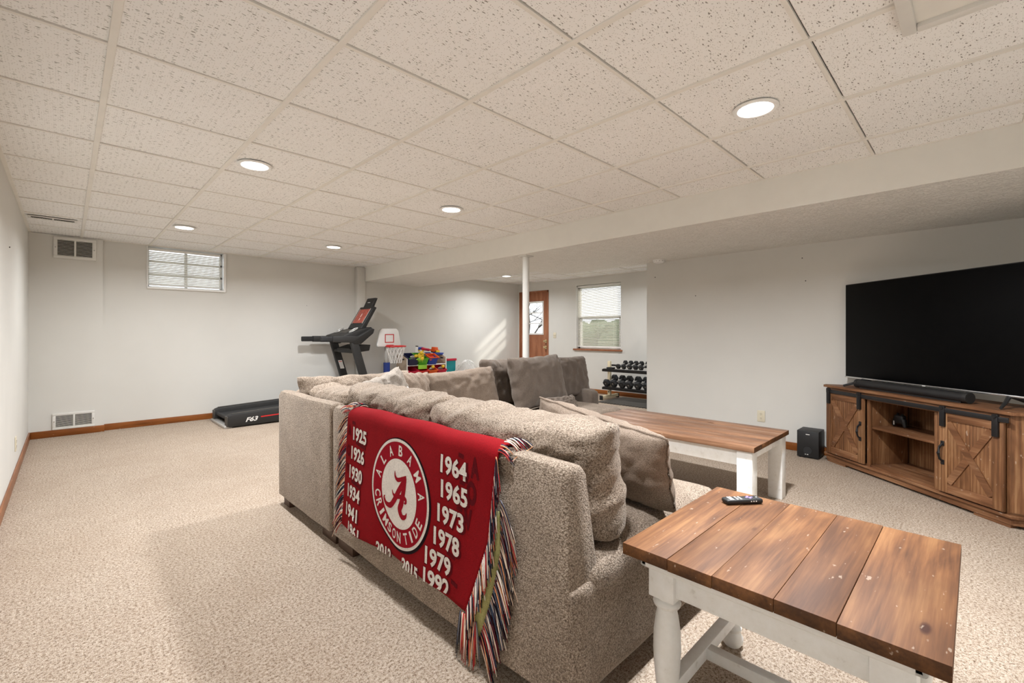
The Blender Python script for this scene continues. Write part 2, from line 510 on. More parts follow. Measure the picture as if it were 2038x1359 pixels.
# ---- suspended ceilings: slab + tiles + bars
def ceiling(name, label, x0, x1, y0, y1, ox, oy, cut=None):
    root = struct(box(name, 'grid_white', None, x0, x1, y0, y1, H + .035, H + .06), label, 'ceiling')
    g = .6096
    xs = [x0] + [ox + k * g for k in range(-20, 30) if x0 + .03 < ox + k * g < x1 - .03] + [x1]
    ys = [y0] + [oy + k * g for k in range(-20, 30) if y0 + .03 < oy + k * g < y1 - .03] + [y1]
    cache = {}
    for i in range(len(xs) - 1):
        for j in range(len(ys) - 1):
            w, d = xs[i + 1] - xs[i] - .006, ys[j + 1] - ys[j] - .0185
            key = (round(w, 3), round(d, 3))
            dz = random.uniform(0, .0035)
            loc = ((xs[i] + xs[i + 1]) / 2, (ys[j] + ys[j + 1]) / 2 - .0023, H + .002 + dz)
            rt = (random.uniform(-.002, .002), random.uniform(-.002, .002), 0)
            if key in cache:
                link_copy(cache[key], root, loc, rt)
            else:
                bm = newbm(); bm_box(bm, -w / 2, w / 2, -d / 2, d / 2, 0, .016, .003, 1)
                cache[key] = obj('ceiling_tile', bm, 'ceiling_tile', root, loc, rt)
    for x in xs[1:-1]:
        box('grid_bar', 'grid_white', root, x - .0125, x + .0125, y0, y1, H - .004, H + .012, .0015, 1)
    for y in ys[1:-1]:
        for i in range(len(xs) - 1):
            box('grid_bar', 'grid_white', root, xs[i] + .012, xs[i + 1] - .012, y - .0075, y + .0075, H - .0005, H + .012)
    for a in ((x0, x0 + .02, y0, y1), (x1 - .015, x1, y0, y1), (x0, x1, y0, y0 + .02), (x0, x1, y1 - .02, y1)):
        box('edge_angle', 'grid_white', root, a[0], a[1], a[2], a[3], H - .003, H + .02)
    return root
ceiling('ceiling', 'suspended white fissured tile ceiling of the main room', XL, XS, YN, YB, .1218, 1.658)
struct(box('ceiling_cap', 'grid_white', None, XL - .1, XD + .1, YN - .1, YB + .1, H + .2, H + .25), 'structural deck above the hanging tiles', 'ceiling')
ceiling('ceiling_far', 'suspended white tile ceiling over the door end', 4.61, XD, YR, YB, 4.92, 2.9)

# ---- baseboards
def baseboard(name, mat, x0, x1, y0, y1, label):
    struct(box(name, mat, None, x0, x1, y0, y1, 0, .075, .004, 2), label, 'baseboard')
baseboard('baseboard_left', 'baseboard_y', XL, XL + .014, YN, YB - .055, 'stained wooden baseboard along the left wall')
baseboard('baseboard_back', 'baseboard_x', XL + .014, .312, YB - .069, YB - .055, 'stained wooden baseboard under the wall grille')
baseboard('baseboard_rear', 'baseboard_x', .312, 3.36, YB - .014, YB, 'stained wooden baseboard behind the treadmill')
baseboard('baseboard_corner', 'baseboard_x', 4.03, XD, YB - .014, YB, 'stained wooden baseboard behind the toy shelf')
baseboard('baseboard_right', 'baseboard_y', XT - .014, XT, YN, YR, 'stained wooden baseboard behind the subwoofer')
baseboard('baseboard_far', 'baseboard_y', XD - .014, XD, YR, DY0 - .06, 'stained wooden baseboard behind the dumbbell rack')

# ---- support column
bm = newbm()
bm_cyl(bm, (0, 0, .01), (0, 0, ZS - .01), .037, n=24)
bm_cyl(bm, (0, 0, 0), (0, 0, .012), .06, n=24)
bm_box(bm, -.06, .06, -.06, .06, ZS - .012, ZS)
struct(obj('support_column', bm, 'wall_paint', None, (3.60, 3.46, 0), smooth=True), 'round white steel column holding up the soffit', 'column')

# ------------------------------------------------------------------ windows and door
def blinds(parent, axis, a0, a1, z0, z1, pos, pitch, tilt, depth, head=True):
    """slats run along axis ('x' or 'y') from a0 to a1; pos = position on the other axis"""
    L = a1 - a0; mid = (a0 + a1) / 2
    n = int((z1 - z0) / pitch)
    bm = newbm()
    k = 4
    prof = [(-depth / 2 + depth * i / k, .0022 * (1 - (2 * i / k - 1) ** 2)) for i in range(k + 1)]
    top = prof; bot = [(p[0], p[1] - .0008) for p in prof][::-1]
    bm_prism(bm, [(p[0], p[1]) for p in top + bot], -L / 2, L / 2, 'x')
    first = None
    for i in range(n):
        loc = (mid, pos, z0 + pitch * (i + .5)) if axis == 'x' else (pos, mid, z0 + pitch * (i + .5))
        rt = (tilt + random.uniform(-.03, .03), 0, 0 if axis == 'x' else PI / 2)
        if first is None:
            first = obj('blind_slat', bm, 'blind_slat', parent, loc, rt)
        else:
            link_copy(first, parent, loc, rt)
    def bar(nm, zz0, zz1, dd):
        if axis == 'x': box(nm, 'white_gloss', parent, a0, a1, pos - dd, pos + dd, zz0, zz1, .003)
        else: box(nm, 'white_gloss', parent, pos - dd, pos + dd, a0, a1, zz0, zz1, .003)
    bar('head_rail', z1, z1 + .03, .015)
    bar('bottom_rail', z0 - .012, z0 + .004, .012)
    for q in (.15, .5, .85):
        bm = newbm(); p = a0 + L * q
        off = -depth * .5
        if axis == 'x': bm_cyl(bm, (p, pos + off, z0), (p, pos + off, z1), .0012, n=5)
        else: bm_cyl(bm, (pos + off, p, z0), (pos + off, p, z1), .0012, n=5)
        obj('ladder_cord', bm, 'white_gloss', parent)

# basement hopper window
w1 = thing('window_1', 'small high basement window with closed white blinds', 'window', (0, 0, 0)); struct(w1)
yy = YB + .1
for a in ((WX0, WX0 + .03, WZ0, WZ1), (WX1 - .03, WX1, WZ0, WZ1), (WX0, WX1, WZ0, WZ0 + .03), (WX0, WX1, WZ1 - .03, WZ1)):
    box('window_frame', 'white_gloss', w1, a[0], a[1], yy, yy + .05, a[2], a[3], .004)
mx_ = (WX0 + WX1) / 2
box('muntin', 'white_gloss', w1, mx_ - .015, mx_ + .015, yy, yy + .04, WZ0, WZ1)
for q in (.36, .68):
    zz = WZ0 + (WZ1 - WZ0) * q
    box('muntin', 'white_gloss', w1, WX0, WX1, yy, yy + .04, zz - .012, zz + .012)
for s in (0, 1):
    for k in range(3):
        x0 = WX0 if s == 0 else mx_; z0 = WZ0 + (WZ1 - WZ0) * (0, .36, .68)[k]; z1 = WZ0 + (WZ1 - WZ0) * (.36, .68, 1)[k]
        box('pane', 'window_glass', w1, x0 + .012, x0 + (WX1 - WX0) / 2 - .012, yy + .018, yy + .022, z0 + .01, z1 - .01)
box('window_sill', 'white_gloss', w1, WX0 - .005, WX1 + .012, YB - .03, YB + .1, WZ0 - .012, WZ0 + .014, .006)
box('side_casing', 'white_gloss', w1, WX1 - .008, WX1 + .02, YB - .03, YB + .1, WZ0, WZ1, .006)
box('side_casing', 'white_gloss', w1, WX0 - .006, WX0 + .006, YB - .02, YB + .1, WZ0, WZ1, .004)
blinds(w1, 'x', WX0 + .012, WX1 - .035, WZ0 + .045, WZ1 - .045, YB + .035, .0205, R(48), .025)

# double-hung window on the door wall
w2 = thing('window_2', 'tall double-hung window with half-open white blinds and wooden sill', 'window'); struct(w2)
xx = XD + .07
for a in ((VY0, VY0 + .045, VZ0, VZ1), (VY1 - .045, VY1, VZ0, VZ1), (VY0, VY1, VZ0, VZ0 + .05), (VY0, VY1, VZ1 - .05, VZ1)):
    box('window_frame', 'white_gloss', w2, xx, xx + .05, a[0], a[1], a[2], a[3], .004)
zm = 1.43
box('meeting_rail', 'white_gloss', w2, xx - .01, xx + .05, VY0, VY1, zm - .025, zm + .025, .004)
for a in ((VY0 + .045, VY0 + .08), (VY1 - .08, VY1 - .045)):
    box('sash_stile', 'white_gloss', w2, xx - .01, xx + .03, a[0], a[1], VZ0 + .05, zm, .004)
box('pane', 'window_glass', w2, xx + .02, xx + .024, VY0 + .04, VY1 - .04, VZ0 + .04, zm)
box('pane', 'window_glass', w2, xx + .032, xx + .036, VY0 + .04, VY1 - .04, zm, VZ1 - .04)
box('window_sill', 'door_wood', w2, XD - .035, XD + .07, VY0 - .03, VY1 + .06, VZ0 - .03, VZ0 + .002, .006)
for a in ((VY0 - .004, VY0 + .004), (VY1 - .004, VY1 + .004)):
    box('jamb_edge', 'white_gloss', w2, XD - .004, XD + .1, a[0], a[1], VZ0, VZ1)
blinds(w2, 'y', VY0 + .02, VY1 - .02, VZ0 + .05, VZ1 - .04, XD + .03, .0235, R(34), .025)

# exterior door
d1 = thing('door_1', 'reddish brown wooden door with three-pane window and brass knob', 'door', (0, 0, 0)); struct(d1)
LY0, LY1, LZ0, LZ1 = 6.38, 6.90, 1.12, 1.79
bm = newbm(); xa, xb = XD + .01, XD + .05
bm_box(bm, xa, xb, DY0 + .03, LY0, .01, DZ1 - .035)
bm_box(bm, xa, xb, LY1, DY1 - .03, .01, DZ1 - .035)
bm_box(bm, xa, xb, LY0, LY1, .01, LZ0)
bm_box(bm, xa, xb, LY0, LY1, LZ1, DZ1 - .035)
obj('door_leaf', bm, 'door_wood', d1)
for a in ((DY0 - .0, DY0 + .03, 0, DZ1), (DY1 - .03, DY1, 0, DZ1), (DY0, DY1, DZ1 - .035, DZ1)):
    box('door_jamb', 'door_wood', d1, XD - .012, XD + TH, a[0], a[1], a[2], a[3], .003)
for a in ((LY0 - .02, LY0 + .015, LZ0 - .02, LZ1 + .02), (LY1 - .015, LY1 + .02, LZ0 - .02, LZ1 + .02), (LY0, LY1, LZ0 - .02, LZ0 + .015), (LY0, LY1, LZ1 - .015, LZ1 + .02)):
    box('window_frame', 'white_gloss', d1, XD - .002, XD + .055, a[0], a[1], a[2], a[3], .004)
for k in range(3):
    z0 = LZ0 + (LZ1 - LZ0) * k / 3; z1 = LZ0 + (LZ1 - LZ0) * (k + 1) / 3
    box('pane', 'window_glass', d1, XD + .028, XD + .032, LY0, LY1, z0, z1)
    if k: box('muntin', 'white_gloss', d1, XD + .005, XD + .05, LY0, LY1, z0 - .011, z0 + .011, .003)
for nm, z, r in (('deadbolt', .966, .026), ('door_knob', .838, .03)):
    bm = newbm()
    bm_cyl(bm, (XD + .012, 6.295, z), (XD + .002, 6.295, z), .033, n=16)
    bm_cyl(bm, (XD + .004, 6.295, z), (XD - .03, 6.295, z), .011, n=12)
    prof = [(0.001, 0), (r * .7, .004), (r, .018), (r * .85, .034), (.001, .042)]
    b2 = newbm(); bm_lathe(b2, prof, 14)
    me = bpy.data.meshes.new('t'); rot_bm(b2, Matrix.Translation((XD - .02, 6.295, z)) @ Matrix.Rotation(-PI / 2, 4, 'Y')); b2.to_mesh(me); b2.free()
    bm.from_mesh(me); bpy.data.meshes.remove(me)
    obj(nm, bm, 'brass', d1, smooth=True)

# ------------------------------------------------------------------ recessed ceiling lights
def recessed(x, y, label, power=LAMP_W, group='recessed ceiling lights'):
    t = thing('recessed_light', label, 'ceiling light', (x, y, H), 0, group)
    bm = newbm()
    bm_lathe(bm, [(.098, -.002), (.1, -.006), (.092, -.012), (.078, -.010), (.074, -.004)], 36)
    obj('trim_ring', bm, 'white_gloss', t, smooth=True)
    bm = newbm(); bm_lathe(bm, [(.076, -.006), (.05, -.010), (.001, -.012)], 30)
    obj('lens', bm, 'lamp_lens', t, smooth=True)
    l = bpy.data.lights.new('lamp', 'AREA'); l.shape = 'DISK'; l.size = .14; l.spread = LAMP_SPREAD; l.energy = power; l.color = LAMP_COL
    lo = bpy.data.objects.new('lamp', l); C.objects.link(lo); lo.parent = t; lo.location = (0, 0, -.016)
    return t
recessed(2.356, .742, 'recessed ceiling light above the end table side, nearest the soffit', LAMP_W * 1.85)
recessed(.861, .742, 'recessed ceiling light above the photographer', LAMP_W * .70)
recessed(.861, 3.234, 'recessed ceiling light above the far end of the sofa back, left row', LAMP_W * 1.0)
recessed(2.387, 3.192, 'recessed ceiling light above the far sofa wing, middle of the right row')
recessed(.856, 5.634, 'recessed ceiling light in front of the basement window', LAMP_W * .60)
recessed(2.379, 5.609, 'recessed ceiling light above the treadmill', LAMP_W * .70)
recessed(5.911, 6.186, 'recessed ceiling light in the tile ceiling by the wooden door', LAMP_W * .55)
recessed(5.911, 4.0, 'unseen ceiling light added to brighten the dumbbell corner, behind the soffit', LAMP_W * .55)  # extra lamp out of view, added to brighten the far room

# ------------------------------------------------------------------ vents, outlets, detector
def grille(name, label, x0, x1, z0, z1, yf, n, tilt, fr=.032):
    t = thing(name, label, 'vent', ((x0 + x1) / 2, yf, z0), 0)
    w, hh = x1 - x0, z1 - z0
    box('backing', 'grille_shadow', t, -w / 2 + fr, w / 2 - fr, -.004, -.001, fr, hh - fr)
    for a in ((-w / 2, w / 2, 0, fr), (-w / 2, w / 2, hh - fr, hh), (-w / 2, -w / 2 + fr, fr, hh - fr), (w / 2 - fr, w / 2, fr, hh - fr)):
        box('frame', 'trim_white', t, a[0], a[1], -.016, -.001, a[2], a[3], .003)
    box('mullion', 'trim_white', t, -.008, .008, -.015, -.001, fr, hh - fr, .002)
    first = None
    for s in (-1, 1):
        for i in range(n):
            z = fr + (hh - 2 * fr) * (i + .5) / n
            xc = s * (w / 2 - fr + .008) / 2
            if first is None:
                bm = newbm(); L = (w / 2 - fr - .008) / 2; bm_box(bm, -L, L, -.0045, .0045, -.0009, .0009)
                first = obj('louver', bm, 'trim_white', t, (xc, -.0095, z), (tilt, 0, 0))
            else: link_copy(first, t, (xc, -.0095, z), (tilt, 0, 0))
    for s in (-1, 1):
        bm = newbm(); bm_cyl(bm, (s * (w / 2 - fr / 2), -.015, hh / 2), (s * (w / 2 - fr / 2), -.019, hh / 2), .006, n=8); obj('screw', bm, 'chrome', t)
    return t
grille('return_grille', 'white louvered air grille high on the back wall under the ceiling', -.103, .241, 1.955, 2.19, YB - .055, 11, R(30))
grille('return_grille', 'white louvered air grille low on the back wall above the baseboard', -.111, .230, .076, .255, YB - .055, 11, R(-35), .026)

t = thing('ceiling_register', 'narrow ceiling air register with dark slots near the left wall', 'vent', (-.09, 6.06, H))
for a in ((-.165, .165, -.06, -.035), (-.165, .165, .035, .06), (-.165, -.145, -.035, .035), (.145, .165, -.035, .035), (-.006, .006, -.035, .035)):
    box('frame', 'trim_white', t, a[0], a[1], a[2], a[3], -.012, -.004, .002)
box('duct', 'slot_dark', t, -.146, .146, -.036, .036, -.006, -.0045)
for i in range(24):
    x = -.14 + .28 * (i + .5) / 24
    if abs(x) > .008: box('louver', 'dark_grey', t, x - .0012, x + .0012, -.035, .035, -.011, -.006)

t = thing('ceiling_panel', 'framed white flat panel hanging at the upper right of the ceiling', 'ceiling panel', (1.82, -.12, H))
for a in ((-.305, .305, .265, .305), (-.305, .305, -.305, -.265), (-.305, -.265, -.265, .265), (.265, .305, -.265, .265)):
    box('frame', 'trim_white', t, a[0], a[1], a[2], a[3], -.03, -.004, .006)
box('panel', 'white_paint', t, -.27, .27, -.27, .27, -.014, -.006)

def outlet(name, label, loc, rz, kind):
    t = thing(name, label, 'outlet' if kind == 'o' else 'switch', loc, rz)
    box('plate', 'ivory', t, -.036, .036, -.007, 0, -.057, .057, .003)
    if kind == 'o':
        for s in (-1, 1):
            bm = newbm(); bm_cyl(bm, (0, -.006, s * .021), (0, -.009, s * .021), .0165, n=16); f = obj('receptacle', bm, 'ivory', t, smooth=True)
            for q in (-.006, .006): box('slot', 'slot_dark', f, q - .0012, q + .0012, -.0096, -.0085, s * .021 - .002, s * .021 + .007)
            box('ground_hole', 'slot_dark', f, -.002, .002, -.0096, -.0085, s * .021 - .01, s * .021 - .006)
    else:
        for q in (-.017, .017): box('toggle', 'ivory', t, q - .005, q + .005, -.016, -.006, -.01, .01, .002)
    return t
outlet('wall_outlet', 'ivory duplex outlet on the wall left of the television', (XT, 1.528, .292), -PI / 2, 'o')
outlet('wall_outlet', 'ivory duplex outlet low on the left wall', (XL, 5.30, .26), PI / 2, 'o')
outlet('light_switch', 'ivory double light switch between the wooden door and the window', (XD, 6.05, 1.09), -PI / 2, 's')

t = thing('smoke_detector', 'round white smoke detector under the soffit beside the television wall', 'smoke detector', (4.90, 2.57, ZS))
bm = newbm(); bm_lathe(bm, [(.068, 0), (.07, -.012), (.062, -.03), (.04, -.038), (.001, -.04)], 28); obj('body', bm, 'white_gloss', t, smooth=True)
for k in range(12):
    a = 2 * PI * k / 12
    bm = newbm(); bm_box(bm, -.006, .006, -.001, .001, -.008, 0)
    obj('vent_slot', bm, 'grille_shadow', t, (.0665 * math.cos(a), .0665 * math.sin(a), -.012), (0, 0, a + PI / 2))

# ------------------------------------------------------------------ sofa
SX, SY = 1.0, .80
def foot(parent, x0, x1, y0, y1):
    box('foot', 'foot_wood', parent, x0, x1, y0, y1, 0, .075, .004)

def soften(o, amp=.006, sc=4.0, seed=0):
    me = o.data
    for v in me.vertices:
        q = v.co * sc + Vector((seed * 3.1, seed * 1.7, seed))
        v.co += noise.noise_vector(q) * amp

def cloth_box(name, mat, parent, x0, x1, y0, y1, z0, z1, bev, cuts=10, amp=.006, crown=0, seed=0):
    bm = newbm(); bm_box(bm, x0, x1, y0, y1, z0, z1)
    bmesh.ops.subdivide_edges(bm, edges=bm.edges[:], cuts=cuts, use_grid_fill=True)
    cx, cy, cz = (x0 + x1) / 2, (y0 + y1) / 2, (z0 + z1) / 2
    hx, hy, hz = (x1 - x0) / 2, (y1 - y0) / 2, (z1 - z0) / 2
    for v in bm.verts:           # rounded box
        d = Vector((v.co.x - cx, v.co.y - cy, v.co.z - cz))
        c_ = Vector((max(-hx + bev, min(hx - bev, d.x)), max(-hy + bev, min(hy - bev, d.y)), max(-hz + bev, min(hz - bev, d.z))))
        e = d - c_
        if e.length > 1e-6: d = c_ + e.normalized() * bev
        u, w = d.x / hx, d.y / hy
        if d.z > 0: d.z += crown * (1 - u * u) * (1 - w * w)
        v.co = Vector((cx, cy, cz)) + d
    o = obj(name, bm, mat, parent, smooth='all')
    if amp: soften(o, amp, 5, seed)
    return o

def grid_snap(bm_pts, x): return x

# section 1: long arm with its back to the room, armless near end
s1 = thing('sofa_section', 'long taupe sofa section whose back carries the red blanket', 'sofa', (SX, SY, 0), 0, 'sections of the L-shaped sofa')
L1 = 1.585
def sofa_back(parent, length, axis, name='backrest', mat='chenille', seed=0):
    """raked back; outer face at 0, runs along +axis"""
    bm = newbm()
    prof = [(0, .075), (0, .722), (.012, .745), (.035, .754), (.075, .748), (.092, .730), (.155, .44), (.17, .30), (.17, .075)]
    rr_ = .028
    ss = [0, .003, .007, .012, .019, .028]
    ss = ss + [.028 + (length - .056) * k / 22 for k in range(1, 22)] + [length - q for q in ss[::-1]]
    rings = []
    for s in ss:
        e = min(s, length - s)
        ins = rr_ - math.sqrt(max(0, rr_ ** 2 - max(0, rr_ - e) ** 2))
        ring = []
        for (px, pz) in prof:
            qx = .08 + (px - .08) * (1 - ins / .08); qz = .42 + (pz - .42) * (1 - ins * .8 / .35)
            nx = noise.noise(Vector((s * 4, pz * 5, seed + px * 3))) * .006
            nz = noise.noise(Vector((s * 3 + 7, pz * 2, seed))) * .006 if pz > .7 else 0
            ring.append(bm.verts.new((qx + nx, s, qz + nz) if axis == 'y' else (s, -qx - nx, qz + nz)))
        rings.append(ring)
    for a, b in zip(rings, rings[1:]):
        for k in range(len(prof)):
            bm.faces.new([a[k], b[k], b[(k + 1) % len(prof)], a[(k + 1) % len(prof)]])
    bm.faces.new(rings[0]); bm.faces.new(rings[-1][::-1])
    return obj(name, bm, mat, parent, smooth='all' if False else True)
sofa_back(s1, L1, 'y')
cloth_box('base', 'chenille', s1, .004, 1.03, -.014, L1 - .004, .075, .405, .022, 14, .004, 0, 2)
cloth_box('seat_cushion', 'chenille', s1, .07, 1.07, -.018, L1 / 2 - .004, .31, .452, .06, 18, .006, .05, 3)
cloth_box('seat_cushion', 'chenille', s1, .10, 1.07, L1 / 2 + .004, L1, .31, .452, .06, 16, .006, .05, 4)
foot(s1, .03, .12, 1.40, 1.57); foot(s1, .03, .12, .06, .16); foot(s1, .92, 1.0, .05, .14); foot(s1, .92, 1.0, 1.40, 1.5)

# section 2: corner
s2 = thing('sofa_section', 'square taupe corner sofa section between the two arms', 'sofa', (SX, SY + L1 + .006, 0), 0, 'sections of the L-shaped sofa')
L2 = .85
sofa_back(s2, L2, 'y', seed=5)
bk = sofa_back(s2, .80, 'x', seed=9); bk.location = (.1, L2, 0)
cloth_box('base', 'chenille', s2, .10, .90, .0, L2 - .1, .075, .40, .025, 10, .005, 0, 6)
cloth_box('seat_cushion', 'chenille', s2, .10, .90, .004, L2 - .12, .31, .452, .06, 14, .006, .05, 7)
foot(s2, .03, .12, .01, .19); foot(s2, .03, .12, L2 - .13, L2 - .03); foot(s2, .78, .88, L2 - .13, L2 - .03); foot(s2, .78, .88, .02, .12)

# section 3: wing towards the far room
X3 = SX + .906
s3 = thing('sofa_section', 'taupe sofa wing facing the camera that ends in a low arm', 'sofa', (X3, 2.30, 0), 0, 'sections of the L-shaped sofa')
L3 = 1.90; D3 = SY + L1 + .006 + L2 - 2.30
bk = sofa_back(s3, L3, 'x', seed=13); bk.location = (0, D3, 0)
cloth_box('base', 'chenille', s3, 0, L3, .03, D3 - .1, .075, .40, .025, 12, .005, 0, 8)
for k in range(2):
    cloth_box('seat_cushion', 'chenille', s3, k * .92 + .003, k * .92 + .917, 0, D3 - .12, .31, .440, .06, 14, .006, .035, 9 + k)
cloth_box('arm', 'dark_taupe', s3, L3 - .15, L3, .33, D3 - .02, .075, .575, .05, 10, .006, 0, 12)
for a in ((.03, .05), (.03, D3 - .15), (L3 - .13, .05), (L3 - .13, D3 - .15)): foot(s3, a[0], a[0] + .1, a[1], a[1] + .1)

# ---- cushions
def pillow(name, label, cat, w, hgt, t, loc, rot, mat='chenille', seed=0, n=34, a=3.2, b=.42, ears=.05, wr=.010, wf=5, sag=.12, piping=None, group=None, fold=0):
    o = thing(name, label, cat, loc, 0, group)
    o.rotation_euler = rot
    def pt(u, v, s):
        f = max(0, (1 - abs(u) ** a)) ** b * max(0, (1 - abs(v) ** a)) ** b
        th = t / 2 * f * (1 - sag * v)
        x = w / 2 * u * (1 - ears * (1 - u * u * 0) * (1 - v * v) * .6)
        z = hgt / 2 + hgt / 2 * v * (1 - ears * (1 - u * u))
        nz = noise.noise(Vector((u * wf * w / hgt, v * wf * .6, seed * 7.3 + s * 2))) * wr
        rk_ = noise.noise(Vector(((u * w / hgt * 2.4 + v * 1.1) * wf * .75, v * 1.2 - u * .4, seed * 3.1 + s * 5)))
        n2 = (1 - abs(rk_) * 3.2) * wr * .55 * (.5 + .5 * v)
        th += (nz + n2) * min(1, f * 1.5)
        z += noise.noise(Vector((u * 4, 0, seed + 3))) * wr * .9 * (v + 1) / 2
        x += noise.noise(Vector((v * 4, 5, seed + 8))) * wr * .7
        y = s * th
        if fold and v > .4:
            k = (v - .4) / .6
            y += fold * k * k; z -= abs(fold) * .5 * k * k
        return (x, y, z)
    bm = newbm()
    grid = {}
    us = [-1 + 2 * i / n for i in range(n + 1)]
    us = [math.sin(u * PI / 2) * .55 + u * .45 for u in us]
    for s in (-1, 1):
        for i, u in enumerate(us):
            for j, v in enumerate(us):
                edge = i in (0, n) or j in (0, n)
                if edge and s == 1: grid[(s, i, j)] = grid[(-1, i, j)]
                else: grid[(s, i, j)] = bm.verts.new(pt(u, v, s))
        for i in range(n):
            for j in range(n):
                q = [grid[(s, i, j)], grid[(s, i + 1, j)], grid[(s, i + 1, j + 1)], grid[(s, i, j + 1)]]
                bm.faces.new(q if s == -1 else q[::-1])
    edge_pts = [pt(us[i], -1, 1) for i in range(0, n)] + [pt(1, us[j], 1) for j in range(0, n)] + [pt(us[n - i], 1, 1) for i in range(0, n)] + [pt(-1, us[n - j], 1) for j in range(0, n)]
    obj('cover', bm, mat, o, smooth='all', fix=True)
    if piping:
        bm = newbm(); bm_tube(bm, edge_pts[::2], .0045, 6, closed=True)
        obj('piping', bm, mat, o, smooth=True)
    return o

Q = PI / 2
zc = .488
pillow('back_cushion', 'big taupe back cushion nearest the end table, behind the blanket end', 'cushion', .90, 0.37, .27, (1.268, 1.245, zc - .012), (R(-9), 0, Q), seed=1, wr=.02, a=5, b=.30, sag=.05, group='loose back cushions of the sofa')
pillow('back_cushion', 'taupe back cushion in the middle of the blanket-covered back', 'cushion', .84, 0.38, .25, (1.255, 2.07, zc - .012), (R(-9), 0, Q), seed=2, wr=.024, a=5, b=.32, sag=.05, group='loose back cushions of the sofa')
pillow('back_cushion', 'taupe back cushion beside the blanket nearest the sofa corner', 'cushion', .62, 0.33, .22, (1.25, 2.77, zc - .012), (R(-9), 0, Q), seed=3, wr=.024, a=5, b=.32, sag=.05, group='loose back cushions of the sofa')
pillow('throw_pillow', 'light taupe piped throw pillow leaning on the near back cushion', 'pillow', .66, 0.31, .20, (1.63, 1.10, zc + .022), (R(-20), R(-6.5), Q - .10), seed=4, wr=.012, piping=True, a=3.0, b=.45, mat='microsuede')
pillow('back_cushion', 'slumped taupe cushion in the sofa corner in front of the treadmill', 'cushion', .82, 0.37, .20, (1.47, 3.00, zc - .005), (R(-10), 0, 0), seed=5, wr=.02, a=4, b=.35, group='loose back cushions of the sofa')
pillow('throw_pillow', 'small brown pillow in front of the toy shelf', 'pillow', .30, 0.36, .15, (1.82, 2.88, zc), (R(-8), R(4), .15), seed=6, wr=.012, mat='microsuede')
pillow('throw_pillow', 'crumpled pillow with a silvery corner lying on the corner cushions', 'pillow', .56, 0.34, .17, (1.52, 2.74, zc + .02), (R(-14), R(-14), .25), seed=7, wr=.02, mat='grey_suede')
pillow('back_cushion', 'plump brown back cushion below the toy shelf', 'cushion', .72, 0.36, .24, (2.30, 2.92, zc - .01), (R(-10), R(-2), 0), seed=8, wr=.012, a=4.5, b=.33, mat='brown_suede', group='loose back cushions of the sofa')
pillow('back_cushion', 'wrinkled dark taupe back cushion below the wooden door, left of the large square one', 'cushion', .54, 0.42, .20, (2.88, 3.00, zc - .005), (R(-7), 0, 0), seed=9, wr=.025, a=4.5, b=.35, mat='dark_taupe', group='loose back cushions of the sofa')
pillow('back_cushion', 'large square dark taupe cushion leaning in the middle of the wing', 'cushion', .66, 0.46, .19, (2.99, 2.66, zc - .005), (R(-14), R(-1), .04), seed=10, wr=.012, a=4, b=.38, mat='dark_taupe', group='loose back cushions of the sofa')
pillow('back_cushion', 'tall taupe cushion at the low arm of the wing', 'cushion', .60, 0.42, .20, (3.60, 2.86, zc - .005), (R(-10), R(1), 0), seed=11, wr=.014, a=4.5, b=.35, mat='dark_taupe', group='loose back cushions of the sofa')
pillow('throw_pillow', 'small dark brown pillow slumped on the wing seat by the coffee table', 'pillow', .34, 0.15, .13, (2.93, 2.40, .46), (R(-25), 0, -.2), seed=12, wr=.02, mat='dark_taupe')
t = pillow('striped_pillow', 'brown and white striped pillow peeking out beside the silvery pillow', 'pillow', .24, 0.26, .10, (1.70, 2.70, zc + .005), (R(-14), R(20), .2), seed=13, wr=.01, mat='striped_cloth')

# ------------------------------------------------------------------ crimson throw blanket
bl = thing('throw_blanket', 'crimson woven throw blanket with university seal and years, draped over the sofa back', 'blanket', (SX, 1.62, 0))
def fold_x(y, z):
    k = max(0, min(1, (.76 - z) / .6))
    w = .5 + .5 * math.sin(y * 13.0 + z * 2.0)
    w2 = .5 + .5 * math.sin(y * 31.0 - z * 5 + 1.2)
    w3 = .5 + .5 * math.sin(z * 9 + y * 6)
    return -.009 - k * (.012 * w + .004 * w2) - .003 * w3
def edge_l(z): return 2.155 + (.76 - z) * .12
def edge_r(z): return 1.075 + max(0, .76 - z) * .12 + max(0, .45 - z) * .30
def hem(y): return .185 - .012 * math.sin(y * 7)
bm = newbm()
NY, NZ = 70, 44
g = []
for j in range(NZ + 1):
    row = []
    for i in range(NY + 1):
        u = i / NY
        if j <= 10:                  # over the top, from the cushion side to the outer edge
            q = j / 10
            ang = PI * (1 - q)       # pi -> 0
            x = .048 + .062 * math.cos(PI - ang) * -1 if False else .045 - .055 * math.cos(ang) * -1
            x = .045 + .056 * math.cos(PI * q)
            z = .730 + .036 * math.sin(PI * q)
            if q < .12: z -= (.12 - q) * .5
            y = edge_l(.76) + (edge_r(.76) - edge_l(.76)) * u
            z += .003 * math.sin(y * 17)
            row.append(bm.verts.new((x, y - 1.62, z)))
        else:
            q = (j - 10) / (NZ - 10)
            y_ = edge_l(.5) + (edge_r(.5) - edge_l(.5)) * u
            z = .730 + (hem(y_) - .730) * q
            y = edge_l(z) + (edge_r(z) - edge_l(z)) * u
            x = fold_x(y, z)
            bl_ = min(1, q / .12)
            x = (-.011) * (1 - bl_) + x * bl_
            row.append(bm.verts.new((x, y - 1.62, z)))
    g.append(row)
for j in range(NZ):
    for i in range(NY):
        bm.faces.new([g[j][i], g[j][i + 1], g[j + 1][i + 1], g[j + 1][i]])
cl = obj('cloth', bm, 'weave_red', bl, smooth='all')
sm = cl.modifiers.new('thick', 'SOLIDIFY'); sm.thickness = .005; sm.offset = -1 if False else 0

